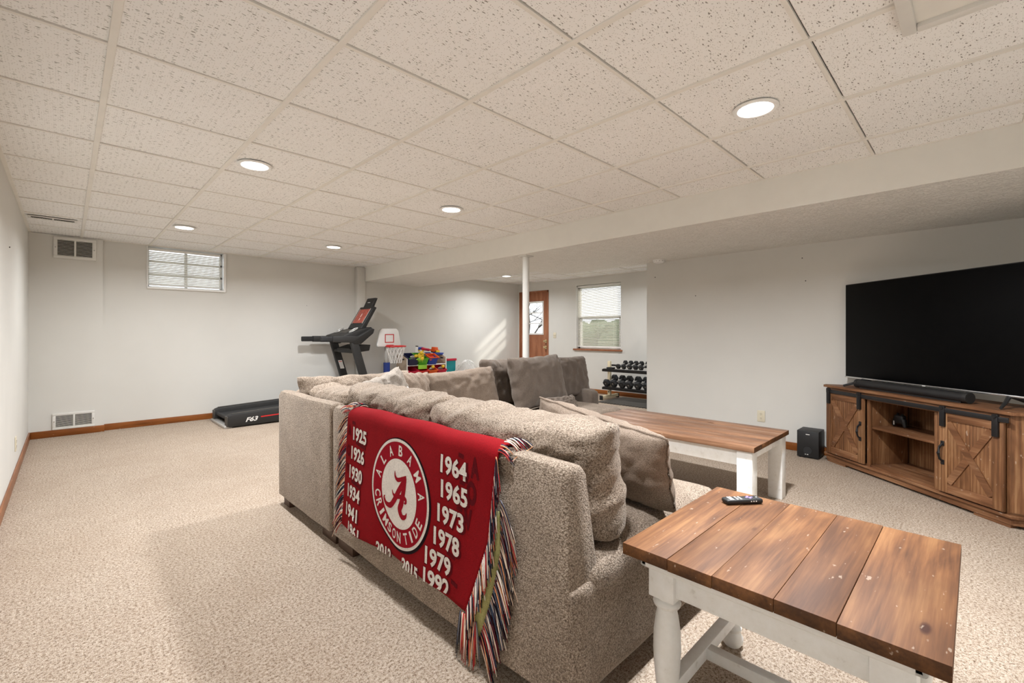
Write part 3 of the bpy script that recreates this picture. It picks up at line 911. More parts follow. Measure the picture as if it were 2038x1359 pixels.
def on_cloth(u, v, yc, zc_, lift):
    y, z = yc - u, zc_ + v
    x = fold_x(y, z)
    q = (.730 - z) / .55
    k = max(0, min(1, q / .12)); x = -.011 * (1 - k) + x * k
    return (x - .0032 - lift, y - 1.62, z)

def stick(name, bm2, mat, yc, zc_, lift, parent=bl, clip=None, ang=0):
    """map a flat (x=right, y=up) bmesh on the hanging face of the blanket"""
    if ang: rot_bm(bm2, Matrix.Rotation(ang, 4, 'Z'))
    for _ in range(4):
        es = [e for e in bm2.edges if e.calc_length() > .035]
        if not es: break
        bmesh.ops.subdivide_edges(bm2, edges=es, cuts=1)
        bmesh.ops.triangulate(bm2, faces=[f for f in bm2.faces if len(f.verts) > 3])
    if clip is not None:
        bmesh.ops.bisect_plane(bm2, geom=bm2.verts[:] + bm2.edges[:] + bm2.faces[:], plane_co=(0, clip - zc_, 0), plane_no=(0, -1, 0), clear_outer=True)
    for v in bm2.verts: v.co = on_cloth(v.co.x, v.co.y, yc, zc_, lift)
    return obj(name, bm2, mat, parent, fix=False)

def disc(r, n=72, r0=0):
    b = newbm()
    rr = [r0, r] if r0 else [r * k / 6 for k in range(1, 7)]
    rings = [[b.verts.new((q * math.cos(2 * PI * i / n), q * math.sin(2 * PI * i / n), 0)) for i in range(n)] for q in rr]
    for A, B in zip(rings, rings[1:]):
        for i in range(n): b.faces.new([A[i], B[i], B[(i + 1) % n], A[(i + 1) % n]])
    if not r0: b.faces.new(rings[0])
    return b

def text_bm(body, height, width=None, bold=.02, shear=0, ang=0):
    cu = bpy.data.curves.new('txt', 'FONT'); cu.body = body; cu.size = 1; cu.offset = bold; cu.resolution_u = 3; cu.shear = shear
    ob = bpy.data.objects.new('txt', cu); C.objects.link(ob)
    dg = bpy.context.evaluated_depsgraph_get(); dg.update()
    me = bpy.data.meshes.new_from_object(ob.evaluated_get(dg))
    b = newbm(); b.from_mesh(me)
    bpy.data.objects.remove(ob); bpy.data.curves.remove(cu); bpy.data.meshes.remove(me)
    xs = [v.co.x for v in b.verts]; ys = [v.co.y for v in b.verts]
    w, h_ = max(xs) - min(xs), max(ys) - min(ys)
    sy = height / h_; sx = sy if width is None else width / w
    cx, cy = (max(xs) + min(xs)) / 2, (max(ys) + min(ys)) / 2
    for v in b.verts: v.co = ((v.co.x - cx) * sx, (v.co.y - cy) * sy, 0)
    bmesh.ops.triangulate(b, faces=b.faces[:])
    if ang: rot_bm(b, Matrix.Rotation(ang, 4, 'Z'))
    return b

SYC, SZC = 1.672, .468
e0 = stick('seal_black_ring', disc(.232), 'weave_black', SYC - .004, SZC - .003, .0006)
stick('seal_white_ring', disc(.224), 'weave_white', SYC, SZC, .0012)
stick('seal_field', disc(.212), 'weave_crimson', SYC, SZC, .0018)
stick('seal_disc', disc(.142), 'weave_white', SYC, SZC, .0024)
for word, a0, a1, flip in (('ALABAMA', 163, 10, False), ('CRIMSON', 192, 272, True), ('TIDE', 290, 334, True)):
    n = len(word)
    for k, ch in enumerate(word):
        a = R(a0 + (a1 - a0) * k / (n - 1))
        rr = .177
        b = text_bm(ch, .044, .030 if ch not in 'IM' else (.014 if ch == 'I' else .036), .02)
        rot = (a + PI / 2) if flip else (a - PI / 2)
        rot_bm(b, Matrix.Translation((rr * math.cos(a), rr * math.sin(a), 0)) @ Matrix.Rotation(rot, 4, 'Z'))
        stick('seal_letter', b, 'weave_white', SYC, SZC, .0024)

def stroke(pts, ws, n=10):
    """smooth tapered stroke through pts (Catmull-Rom), width ws"""
    P = [Vector((*p, 0)) for p in pts]; out = []
    for i in range(len(P) - 1):
        p0, p1, p2, p3 = P[max(i - 1, 0)], P[i], P[i + 1], P[min(i + 2, len(P) - 1)]
        for k in range(n):
            t = k / n
            q = .5 * ((2 * p1) + (p2 - p0) * t + (2 * p0 - 5 * p1 + 4 * p2 - p3) * t * t + (3 * p1 - p0 - 3 * p2 + p3) * t ** 3)
            out.append((q, ws[i] + (ws[i + 1] - ws[i]) * t))
    out.append((P[-1], ws[-1]))
    b = newbm(); prev = None
    for i, (q, w) in enumerate(out):
        t = (out[min(i + 1, len(out) - 1)][0] - out[max(i - 1, 0)][0]).normalized()
        nr = Vector((-t.y, t.x, 0)) * w / 2
        cur = (b.verts.new(q + nr), b.verts.new(q - nr))
        if prev: b.faces.new([prev[0], prev[1], cur[1], cur[0]])
        prev = cur
    return b
# script letter A of the seal
for pts, ws in (
    ([(-.030, .088), (-.026, .066), (-.006, .056), (.030, .068), (.060, .084)], [.003, .013, .018, .017, .006]),
    ([(.058, .080), (.030, .046), (.000, .008), (-.034, -.036), (-.066, -.064), (-.102, -.066), (-.120, -.046), (-.114, -.034)], [.010, .024, .027, .026, .024, .020, .013, .004]),
    ([(.056, .078), (.044, .034), (.026, -.030), (.012, -.062), (.030, -.086), (.056, -.080), (.066, -.062)], [.014, .028, .032, .030, .024, .016, .004]),
    ([(-.050, .006), (-.040, -.012), (-.010, -.014), (.030, -.006), (.056, -.010), (.058, -.022), (.046, -.028)], [.003, .012, .017, .018, .018, .014, .005])):
    stick('seal_script_letter', stroke(pts, ws), 'weave_crimson', SYC, SZC, .0031)

def year(txt, yc, zc_, w, h_, ang=0, clip=None):
    o = stick('year_shadow', text_bm(txt, h_ * 1.10, w * 1.10, .045, ang=ang), 'weave_maroon', yc - .003, zc_ - .003, .0006, clip=clip)
    stick('year_lettering', text_bm(txt, h_, w, .035, ang=ang), 'weave_white', yc, zc_, .0016, clip=clip)
for i, t_ in enumerate(('1925', '1926', '1930', '1934', '1941')):
    year(t_, 2.028 + i * .018, .648 - i * .094, .135, .066, R(-3))
year('1961', 2.075, .190, .12, .06, R(-6), clip=.178)
for i, (t_, y, z) in enumerate((('1964', 1.303, .653), ('1965', 1.300, .562), ('1973', 1.322, .468), ('1978', 1.345, .376), ('1979', 1.395, .288), ('1992', 1.405, .205))):
    year(t_, y, z, .150, .070, R(-2), clip=.185 if t_ == '1992' else None)
year('2015', 1.58, .192, .12, .055, R(-2), clip=.178)
year('2012', 1.80, .186, .12, .055, R(-3), clip=.178)
for ch, y, z, s in (('A', 1.185, .675, .075), ('O', 1.205, .585, .085), ('V', 1.225, .49, .075), ('A', 2.135, .66, .05), ('O', 2.145, .56, .06), ('V', 2.155, .47, .05), ('O', 2.165, .27, .05)):
    stick('dark_letter', text_bm(ch, s, s * .62, .05), 'weave_maroon', y, z, .0007)
for y, z, w in ((2.09, .70, .03), (1.26, .703, .03), (1.255, .61, .028), (1.27, .515, .03), (1.32, .335, .05), (1.30, .24, .04), (2.02, .605, .10), (2.06, .415, .10)):
    b = newbm(); q = .008
    b.faces.new([b.verts.new(p) for p in ((-w / 2, -q, 0), (w / 2, -q, 0), (w / 2, q, 0), (-w / 2, q, 0))])
    stick('dark_tick', b, 'weave_maroon', y, z, .0007, ang=R(-8))

# the doubled layer that shows at the right-hand edge with its olive reverse
bm = newbm()
rows = []
for j in range(25):
    z = .56 + (.155 - .56) * j / 24
    y0 = edge_r(z) + .01; wd = .030 + .040 * min(1, (.60 - z) / .3)
    rows.append([bm.verts.new((.0 - .004 - .012 * math.sin(PI * q), y0 - wd * q - .01 - 1.62, z - .05 * q * (j / 24))) for q in (0, .25, .5, .75, 1)])
for a, b in zip(rows, rows[1:]):
    for k in range(4): bm.faces.new([a[k], a[k + 1], b[k + 1], b[k]])
rv = obj('folded_edge', bm, 'weave_olive', bl, smooth='all'); m_ = rv.modifiers.new('thick', 'SOLIDIFY'); m_.thickness = .004

YARN = [srgb(*c) for c in ((40, 30, 38), (226, 200, 180), (180, 60, 60), (60, 70, 90), (214, 150, 110), (236, 226, 214), (90, 30, 40), (120, 120, 130), (30, 30, 40))]
def fringe(name, roots, ln, spread):
    bm = newbm(); col = []
    for (p, d) in roots:
        p = Vector(p); d = Vector(d).normalized()
        L = ln * random.uniform(.75, 1.15); c = random.choice(YARN)
        pts = []
        side = Vector((random.uniform(-.3, .12), random.uniform(-1, 1) * spread, random.uniform(-1, 1) * spread))
        for k in range(5):
            t_ = k / 4
            pts.append(p + d * L * t_ + Vector((0, 0, -.55 * L * t_ * t_)) + side * L * t_ * .5)
        for q in pts: q.x = min(q.x, -.004) if q.z < .74 else q.x
        n0 = len(bm.faces)
        bm_tube(bm, pts, [.0022, .0024, .0022, .0019, .0012], 4)
        bm.faces.ensure_lookup_table()
        col += [c] * (len(bm.faces) - n0)
    bm.faces.ensure_lookup_table()
    o = obj(name, bm, 'fringe_yarn', bl, smooth='all', fix=False)
    ca = o.data.color_attributes.new('Col', 'FLOAT_COLOR', 'CORNER')
    for p in o.data.polygons:
        for li in p.loop_indices: ca.data[li].color = col[p.index]
    o['kind'] = 'stuff'
    return o
rts = []
for i in range(190):
    z = .735 - .55 * (i + random.random()) / 190
    y = edge_l(z)
    rts.append(((fold_x(y, z), y - 1.62, z), (-.15, .75, -.45)))
for i in range(26):
    q = random.random(); rts.append(((.045 + .05 * math.cos(PI * q), edge_l(.76) - 1.62, .745 + .034 * math.sin(PI * q)), (-.15, 1, .25)))
fringe('fringe', rts, .075, .25)
rts = []
for i in range(230):
    z = .735 - .56 * (i + random.random()) / 230
    y = edge_r(z)
    rts.append(((fold_x(y, z) - .004, y - 1.62, z), (-.22, -.45, -.75)))
for i in range(44):
    q = random.random(); rts.append(((.05 + .06 * math.cos(PI * q), edge_r(.76) - 1.62, .748 + .036 * math.sin(PI * q)), (.25, -1, .10)))
fringe('fringe', rts, .056, .28)
rts = []
for i in range(230):
    j = random.random(); z = .60 + (.14 - .60) * j
    wd = .030 + .040 * min(1, (.60 - z) / .3)
    rts.append(((-.010, edge_r(z) - wd - 1.62, z - .045 * j), (-.06, -.72, -.6)))
for i in range(70):
    j = random.random(); rts.append(((-.02, edge_r(.17) + .03 - .09 * j - 1.62, .165), (-.1, -.12, -1)))
fringe('fringe', rts, .085, .28)

# ------------------------------------------------------------------ end table
EX0, EX1, EY0, EY1, EZ = 1.142, 1.822, .03, .712, .53
et = thing('end_table', 'square white end table with worn pine plank top and turned legs', 'table', (EX0, EY0, 0))
ew, ed = EX1 - EX0, EY1 - EY0
cuts = [0, .174, .292, .430, .547, ed]
for a, b in zip(cuts, cuts[1:]):
    dz = random.uniform(-.001, .001)
    pk = box('plank', 'pine_x', et, 0, ew, a + .0005, b - .0005, EZ - .032 + dz, EZ + dz, .0012, 2)
    end_grain(pk, 0, 'stain_edge_x')
ins = .055
for a in ((ins + .01, ins + .03, ins + .04, ed - ins - .04), (ew - ins - .03, ew - ins - .01, ins + .04, ed - ins - .04)):
    box('apron', 'chalk_white', et, a[0], a[1], a[2], a[3], EZ - .135, EZ - .034, .003)
for a in ((ins + .04, ew - ins - .04, ins + .01, ins + .03), (ins + .04, ew - ins - .04, ed - ins - .03, ed - ins - .01)):
    box('apron', 'chalk_white', et, a[0], a[1], a[2], a[3], EZ - .135, EZ - .034, .003)
bm = newbm(); q = ins - .022
for a in ((q, q + .03, q, ed - q), (ew - q - .03, ew - q, q, ed - q), (q, ew - q, q, q + .03), (q, ew - q, ed - q - .03, ed - q)):
    bm_box(bm, a[0], a[1], a[2], a[3], EZ - .066, EZ - .0335, .010, 3)
obj('moulding', bm, 'chalk_white', et, smooth=True)
bm = newbm()
lp = [(.0, 0), (.026, .0), (.034, .012), (.036, .028), (.028, .045), (.024, .052), (.030, .058), (.031, .066), (.024, .076), (.027, .10), (.034, .16), (.0385, .225), (.037, .28), (.031, .325), (.027, .342), (.027, .348), (.036, .354), (.039, .362), (.036, .370), (.029, .374), (.030, .380)]
lp = [(max(r, .001), z) for r, z in lp]
bm_lathe(bm, lp, 24)
bm_box(bm, -.038, .038, -.038, .038, .380, EZ - .033, .004)
leg = None
for (x, y) in ((ins + .035, ins + .035), (ins + .035, ed - ins - .035), (ew - ins - .035, ins + .035), (ew - ins - .035, ed - ins - .035)):
    if leg is None: leg = obj('leg', bm, 'chalk_white', et, (x, y, 0), smooth=True)
    else: link_copy(leg, et, (x, y, 0))
for y in (ins + .035, ed - ins - .035):
    box('stretcher', 'chalk_white', et, ins + .05, ew - ins - .05, y - .018, y + .018, .085, .125, .004)
box('stretcher', 'chalk_white', et, ew / 2 - .018, ew / 2 + .018, ins + .05, ed - ins - .05, .085, .122, .004)

# remote control
rm = thing('remote_control', 'black remote control with purple direction pad on the end table', 'remote', (1.712, .582, EZ + .001), R(-38))
bm = newbm(); bm_box(bm, -.068, .068, -.02, .02, 0, .017, .007, 4); obj('body', bm, 'black_plastic', rm, smooth=True)
box('dpad', 'purple_plastic', rm, .012, .038, -.004, .004, .016, .0185, .001)
box('dpad', 'purple_plastic', rm, .021, .029, -.012, .012, .016, .0185, .001)
for i in range(2):
    for j in range(3): box('button', 'silver_plastic', rm, -.014 - i * .013, -.006 - i * .013, -.0135 + j * .0095, -.0065 + j * .0095, .016, .0182, .0008)
for i in range(2):
    for j in range(2): box('shortcut_button', 'net_white', rm, -.05 - i * .008 + .006, -.043 - i * .008 + .005, -.014 + j * .015, -.001 + j * .015, .016, .0178, .0006)
box('button', 'silver_plastic', rm, .05, .056, -.003, .003, .016, .0182, .001)
for i in range(3): box('side_button', 'net_white', rm, .02 + i * .009, .024 + i * .009, -.0205, -.0195, .008, .012)

# ------------------------------------------------------------------ coffee table
CX0, CX1, CY0, CY1, CZ = 2.87, 3.575, .91, 2.18, .46
ct = thing('coffee_table', 'long white coffee table with dark plank top between sofa and television', 'table', (CX0, CY0, 0))
cw, cl_ = CX1 - CX0, CY1 - CY0
for k in range(5):
    pk = box('plank', 'pine_y', ct, cw * k / 5 + .0005, cw * (k + 1) / 5 - .0005, 0, cl_, CZ - .03 + random.uniform(-.001, .001), CZ + random.uniform(-.001, .001), .0012)
    end_grain(pk, 1, 'stain_edge_x')
lw = .088
for x in (.015, cw - .015 - lw):
    for y in (.015, cl_ - .015 - lw):
        box('leg', 'chalk_white', ct, x, x + lw, y, y + lw, 0, CZ - .031, .003)
for x in (.028, cw - .028 - .02):
    box('apron', 'chalk_white', ct, x, x + .02, .015 + lw, cl_ - .015 - lw, CZ - .125, CZ - .031, .002)
for y in (.028, cl_ - .048):
    box('apron', 'chalk_white', ct, .015 + lw, cw - .015 - lw, y, y + .02, CZ - .085, CZ - .031, .002)

# ------------------------------------------------------------------ television stand (angled across the corner)
TA = Vector((4.829, .929, 0)); TB = Vector((3.914, -.137, 0))
dv_ = (TB - TA).normalized()
trz = math.atan2(dv_.y, dv_.x)
ts = thing('tv_stand', 'rustic brown barn-door television stand angled across the corner', 'tv stand', TA, trz)
# local: x along the front (left to right), y = towards the wall is +(-n)?  front faces -y side seen by the camera
# rotation trz maps local +y to (-dv.y, dv.x): check sign
nin = Vector((-dv_.y, dv_.x, 0))
SG = 1 if nin.dot(Vector((1, -1, 0))) > 0 else -1   # +1: local +y points into the corner
TW = 1.405
def tb(name, mat, x0, x1, y0, y1, z0, z1, bev=.002, parent=None):
    a, b = sorted((SG * y0, SG * y1))
    return box(name, mat, parent or ts, x0, x1, a, b, z0, z1, bev)
def tprism(name, mat, poly, z0, z1, bev=0):
    bm = newbm(); bm_prism(bm, [(x, SG * y) for x, y in poly], z0, z1, 'z', bev); return obj(name, bm, mat, ts)
CH = .11; DEP = .36
pent = lambda o: [(-o, -o), (TW + o, -o), (TW + o + CH * .0 + .10, CH), (TW - .22, DEP), (.22, DEP), (-.04 - o * .3, .06)]
body_poly = [(0, 0), (TW, 0), (TW + .10, .12), (TW - .20, DEP), (.20, DEP), (-.03, .05)]
def grow(poly, o):
    c = (TW / 2, .12)
    return [(x + (o if x > c[0] else -o), y + (-o if y < .1 else (o * .5 if y < .2 else o))) for x, y in poly]
tprism('top', 'barn_x', grow(body_poly, .02), .655, .675, .002)
tprism('plinth', 'barn_x', grow(body_poly, .004), .0 + .018, .062, .002)
tprism('base_moulding', 'barn_x', grow(body_poly, .018), .058, .078, .004)
for x0, x1 in ((0, .20), (TW - .20, TW)):
    tb('plinth_foot', 'barn_x', x0, x1, 0.0, .04, 0, .02)
tprism('floor_board', 'barn_x', body_poly, .078, .09)
tb('back_panel', 'barn_z', .20, TW - .20, DEP - .012, DEP, .09, .655)
tb('side_panel', 'barn_z', 0.0, .03, .01, .06, .09, .655)
tb('face_stile', 'barn_z', .0, .035, -.002, .016, .078, .655)
tb('face_stile', 'barn_z', TW - .035, TW, -.002, .016, .078, .655)
for x in (.418, TW - .446):
    tb('face_stile', 'barn_z', x, x + .028, -.002, .016, .078, .60)
tb('face_rail', 'barn_x', .0, TW, -.002, .014, .60, .655)
bm = newbm()
bm_prism(bm, [(TW, SG * .0), (TW + .10, SG * .12), (TW + .088, SG * .13), (TW - .012, SG * .012)], .078, .655, 'z')
bm_prism(bm, [(TW + .10, SG * .12), (TW - .20, SG * DEP), (TW - .21, SG * (DEP - .012)), (TW + .086, SG * .115)], .078, .655, 'z')
obj('side_panel', bm, 'barn_z', ts)
bm = newbm()
bm_prism(bm, [(-.03, SG * .05), (.20, SG * DEP), (.212, SG * (DEP - .012)), (-.016, SG * .048)], .078, .655, 'z')
obj('side_panel', bm, 'barn_z', ts)
for x in (.425, TW - .425):
    tb('divider', 'barn_z', x - .009, x + .009, .015, DEP - .03, .09, .655)
tb('shelf', 'barn_x', .434, TW - .434, .02, DEP - .014, .375, .392)
rl = tb('rail', 'iron_black', .035, TW + .02, -.040, -.032, .612, .642, .002)
for x in (.06, .40, TW - .40, TW - .05):
    bm = newbm(); bm_cyl(bm, (x, SG * -.002, .627), (x, SG * -.034, .627), .007, n=8); obj('standoff', bm, 'iron_black', rl)
def barn_door(x0, x1, handle_x):
    y0, y1 = -.030, -.014
    z0, z1 = .088, .618
    d = tb('sliding_door', 'barn_z', x0, x1, y0 + .008, y1, z0, z1, .002)
    fw = .058
    for a in ((x0, x0 + fw, z0, z1), (x1 - fw, x1, z0, z1)):
        tb('door_stile', 'barn_z', a[0], a[1], y0, y0 + .010, a[2], a[3], .0015, d)
    for a in ((x0 + fw, x1 - fw, z0, z0 + fw), (x0 + fw, x1 - fw, z1 - fw, z1)):
        tb('door_rail', 'barn_x', a[0], a[1], y0, y0 + .010, a[2], a[3], .0015, d)
    xa, xb, za, zb = x0 + fw, x1 - fw, z0 + fw, z1 - fw
    ln = math.hypot(xb - xa, zb - za) ; an = math.atan2(zb - za, xb - xa)
    for s in (1, -1):
        bm = newbm(); hw = .021
        yy0, yy1 = (y0 + .001, y0 + .0095) if s == 1 else (y0 + .0005, y0 + .0095)
        bm_box(bm, -ln / 2 + .012, ln / 2 - .012, min(SG * yy0, SG * yy1), max(SG * yy0, SG * yy1), -hw, hw)
        rot_bm(bm, Matrix.Translation(((xa + xb) / 2, 0, (za + zb) / 2)) @ Matrix.Rotation(-an * s, 4, 'Y'))
        obj('cross_brace', bm, 'barn_x', d)
    for hx in (x0 + .035, x1 - .035):
        tb('hanger', 'iron_black', hx - .016, hx + .016, -.046, -.030, .52, .652, .002, d)
        bm = newbm(); bm_cyl(bm, (hx, SG * -.030, .642), (hx, SG * -.050, .642), .013, n=14); obj('roller', bm, 'iron_black', d)
    bm = newbm()
    pts = [(handle_x, SG * (y0 - .002), .405), (handle_x, SG * (y0 - .022), .385), (handle_x, SG * (y0 - .032), .345), (handle_x, SG * (y0 - .022), .305), (handle_x, SG * (y0 - .002), .285)]
    bm_tube(bm, pts, [.006, .007, .009, .007, .006], 8)
    for z in (.407, .283): bm_box(bm, handle_x - .012, handle_x + .012, min(SG * y0, SG * (y0 - .006)), max(SG * y0, SG * (y0 - .006)), z - .016, z + .016, .003)
    obj('handle', bm, 'iron_black', d, smooth=True)
barn_door(.026, .418, .388)
barn_door(TW - .392, TW - .012, TW - .392 + .03)

def on_stand(x, y, z):
    p = TA + dv_ * x + nin * (SG * y); return (p.x, p.y, z)
# game controller on the shelf
gc = thing('game_controller', 'black game controller standing on the stand shelf', 'controller', on_stand(.50, .20, .393), trz)
bm = newbm(); bm_box(bm, -.04, .04, -.02, .02, .03, .10, .014, 3); obj('body', bm, 'black_plastic', gc, smooth=True)
for s in (-1, 1):
    bm = newbm(); bm_tube(bm, [(s * .030, 0, .065), (s * .042, -.004, .035), (s * .048, -.006, .010)], [.02, .017, .010], 10); obj('grip', bm, 'black_plastic', gc, smooth=True)
    bm = newbm(); bm_lathe(bm, [(.009, 0), (.006, .006), (.01, .012)], 10, (s * .02, 0, .099)); obj('thumbstick', bm, 'rubber_black', gc, smooth=True)
box('light_strip', 'net_white', gc, -.034, -.026, SG * -.023 - .001, SG * -.023 + .001, .02, .05)

# television
tv = thing('television', 'large black flat-screen television with thin silver lower edge', 'television', on_stand(.02, .15, .676), trz)
TVW, TVH, TVZ = 1.445, .815, .068
def tvb(name, mat, x0, x1, y0, y1, z0, z1, bev=.002, parent=tv):
    a, b = sorted((SG * y0, SG * y1)); return box(name, mat, parent, x0, x1, a, b, z0, z1, bev)
tvb('case', 'black_plastic', 0, TVW, .004, .035, TVZ, TVZ + TVH, .004)
tvb('electronics_housing', 'black_plastic', .15, TVW - .15, .034, .075, TVZ + .05, TVZ + .5, .01)
tvb('screen', 'screen_black', .006, TVW - .006, .0, .006, TVZ + .012, TVZ + TVH - .006, .001)
tvb('lower_edge', 'chrome', 0, TVW, -.003, .02, TVZ - .002, TVZ + .010, .002)
tvb('brand_mark', 'net_white', TVW / 2 - .012, TVW / 2 + .012, -.0045, -.003, TVZ + .001, TVZ + .007, 0)
for x in (.20, TVW - .20):
    s = 1 if x < TVW / 2 else -1
    bm = newbm()
    for yy_ in (-.125, .15):
        bm_tube(bm, [(x, SG * .02, TVZ + .004), (x - s * .03, SG * (.02 + yy_ * .5), TVZ * .55), (x - s * .07, SG * yy_, .008)], [.013, .011, .008], 8)
    obj('stand_foot', bm, 'matte_black', tv, smooth=True)

sb = thing('soundbar', 'long black cylindrical soundbar in front of the television', 'soundbar', on_stand(.25, .075, .676), trz)
bm = newbm(); bm_cyl(bm, (0, 0, .037), (.86, 0, .037), .034, n=24); bm_box(bm, .03, .83, -.02, .02, .0, .02); obj('body', bm, 'black_plastic', sb, smooth=True)
for x in (0, .86):
    bm = newbm(); bm_cyl(bm, (x - .012, 0, .037), (x + .012, 0, .037), .0355, n=24); obj('end_cap', bm, 'matte_black', sb, smooth=True)

# subwoofer
sw = thing('subwoofer', 'small black subwoofer box on the carpet left of the television stand', 'speaker', (4.79, .985, 0))
box('cabinet', 'black_plastic', sw, 0, .21, 0, .17, .008, .245, .004)
bm = newbm(); rot_ = Matrix.Translation((-.002, .085, .075)) @ Matrix.Rotation(-PI / 2, 4, 'Y')
bm_lathe(bm, [(.036, .002), (.036, .004), (.028, 0), (.018, -.02)], 20); rot_bm(bm, rot_); obj('bass_port', bm, 'rubber_black', sw, smooth=True)
for z, y0, y1 in ((.215, .07, .10), (.035, .08, .092), (.035, .10, .106)): box('logo', 'net_white', sw, -.0015, .001, y0, y1, z - .003, z + .003)
for x in (.02, .19):
    for y in (.02, .15):
        bm = newbm(); bm_cyl(bm, (x, y, 0), (x, y, .01), .01, n=10); obj('rubber_foot', bm, 'rubber_black', sw)
bm = newbm(); bm_tube(bm, [(5.0, 1.0, .10), (5.013, .95, .06), (5.012, .90, .045), (5.0, .80, .04)], .003, 6)
tag(obj('speaker_cable', bm, 'rubber_black', smooth=True), 'thin black cable running from the subwoofer behind the stand', 'cable')

# ------------------------------------------------------------------ treadmill
TY0, TY1 = 6.20, 6.95
tm = thing('treadmill', 'black folding treadmill facing right by the back wall', 'treadmill', (1.36, (TY0 + TY1) / 2, 0))
hy = (TY1 - TY0) / 2
def tmx(x): return x - 1.36
for s in (-1, 1):
    bm = newbm()
    prof = [(0, .03), (.02, .012), (1.75, .02), (1.80, .05), (1.80, .26), (1.55, .235), (.05, .165), (.01, .15), (0, .12)]
    a, b = (s * hy, s * (hy - .10)) if s > 0 else (-hy, -hy + .10)
    bm_prism(bm, prof, min(a, b), max(a, b), 'y', .010, 3)
    rl_ = obj('side_rail', bm, 'matte_black', tm, smooth=True)
    bm = newbm(); bm_prism(bm, [(.05, .166), (1.55, .236), (1.55, .240), (.05, .171)], s * hy - s * .012 - .03 * (s > 0), s * hy - s * .012 + .03 * (s < 0), 'y'); obj('foot_rail_strip', bm, 'dark_grey', rl_)
    box('end_cap', 'dark_grey', rl_, -.008, .02, min(a, b) + .004, max(a, b) - .004, .02, .14, .006)
bm = newbm(); bm_prism(bm, [(.04, .10), (1.60, .165), (1.60, .175), (.04, .112)], -hy + .09, hy - .09, 'y'); obj('running_belt', bm, 'rubber_black', tm)
bm = newbm(); bm_cyl(bm, (.035, -hy + .09, .098), (.035, hy - .09, .098), .022, n=16); obj('rear_roller', bm, 'rubber_black', tm, smooth=True)
box('rear_foot', 'silver_plastic', tm, -.03, .06, -hy + .02, hy - .02, .0, .03, .008)
bm = newbm(); bm_box(bm, 1.55, 2.02, -hy + .04, hy - .04, .04, .27, .05, 4); obj('motor_hood', bm, 'matte_black', tm, smooth=True)
bm = newbm(); bm_box(bm, 1.45, 1.98, -hy - .02, hy + .02, 0, .05, .01, 2); obj('base_frame', bm, 'matte_black', tm, smooth=True)
# F63 lettering and stripe on the camera-side rail
b = text_bm('F63', .055, .14, .03, shear=.35)
rot_bm(b, Matrix.Translation((.26, -hy - .0015, .085)) @ Matrix.Rotation(PI / 2, 4, 'X') @ Matrix.Rotation(R(2), 4, 'Z')); obj('model_lettering', b, 'net_white', tm, fix=False)
bm = newbm(); bm_prism(bm, [(.36, .093), (1.40, .13), (1.40, .138), (.36, .107)], -hy - .0018, -hy + .002, 'y'); obj('red_stripe', bm, 'red_plastic', tm)
for s in (-1, 1):
    y = s * (hy - .03)
    bm = newbm()
    bm_prism(bm, [(tmx(3.16), .04), (tmx(3.28), .04), (tmx(2.985), 1.02), (tmx(2.875), 1.02)], y - .03, y + .03, 'y', .006)
    obj('upright', bm, 'matte_black', tm, smooth=True)
    bm = newbm(); bm_box(bm, tmx(2.46), tmx(2.66), y - .026, y + .026, 1.012, 1.085, .012, 3); obj('hand_grip', bm, 'rubber_black', tm, smooth=True)
    bm = newbm(); bm_prism(bm, [(tmx(2.62), 1.005), (tmx(2.90), .998), (tmx(2.93), .975), (tmx(3.03), .975), (tmx(3.22), 1.13), (tmx(3.24), 1.19), (tmx(3.20), 1.205), (tmx(3.0), 1.09), (tmx(2.62), 1.092)], y - .035, y + .035, 'y', .008)
    obj('handlebar', bm, 'matte_black', tm, smooth=True)
bm = newbm(); bm_prism(bm, [(tmx(2.80), 1.06), (tmx(3.0), 1.02), (tmx(3.20), 1.13), (tmx(3.25), 1.19), (tmx(3.22), 1.225), (tmx(2.95), 1.15), (tmx(2.80), 1.10)], -hy + .06, hy - .06, 'y', .012, 3)
cs = obj('console', bm, 'matte_black', tm, smooth=True)
bm = newbm(); bm_prism(bm, [(tmx(2.86), 1.108), (tmx(3.03), 1.183), (tmx(3.03), 1.188), (tmx(2.86), 1.113)], -.10, .28, 'y'); obj('control_panel', bm, 'dark_grey', cs)
for s in (-1, 1):
    bm = newbm()
    cxp = [(tmx(2.98) + .060 * math.cos(2 * PI * k / 20), s * .24 + .045 * math.sin(2 * PI * k / 20), 1.178 + .033 * math.cos(2 * PI * k / 20)) for k in range(20)]
    bm_tube(bm, cxp, .007, 8, closed=True); obj('cup_holder_ring', bm, 'silver_plastic', cs, smooth=True)
# display
ax, az, bx_, bz = tmx(3.10), 1.20, tmx(3.31), 1.54
bm = newbm(); bm_prism(bm, [(ax, az), (bx_, bz), (bx_ + .05, bz - .02), (ax + .06, az - .03)], -.22, .22, 'y', .01, 3)
ds = obj('display_housing', bm, 'matte_black', tm, smooth=True)
dd = Vector((bx_ - ax, 0, bz - az)).normalized(); dn = Vector((-dd.z, 0, dd.x))
def pd(t_, off): p = Vector((ax, 0, az)) + dd * t_ + dn * off; return (p.x, p.z)
LN = math.hypot(bx_ - ax, bz - az)
bm = newbm(); bm_prism(bm, [pd(.10, .001), pd(LN - .05, .001), pd(LN - .05, .004), pd(.10, .004)], -.165, .165, 'y'); obj('display', bm, 'treadmill_display', ds)
for y0, y1 in ((-.175, -.165), (.165, .175)):
    bm = newbm(); bm_prism(bm, [pd(.09, .001), pd(LN - .04, .001), pd(LN - .04, .005), pd(.09, .005)], y0, y1, 'y'); obj('display_bezel', bm, 'silver_plastic', ds)
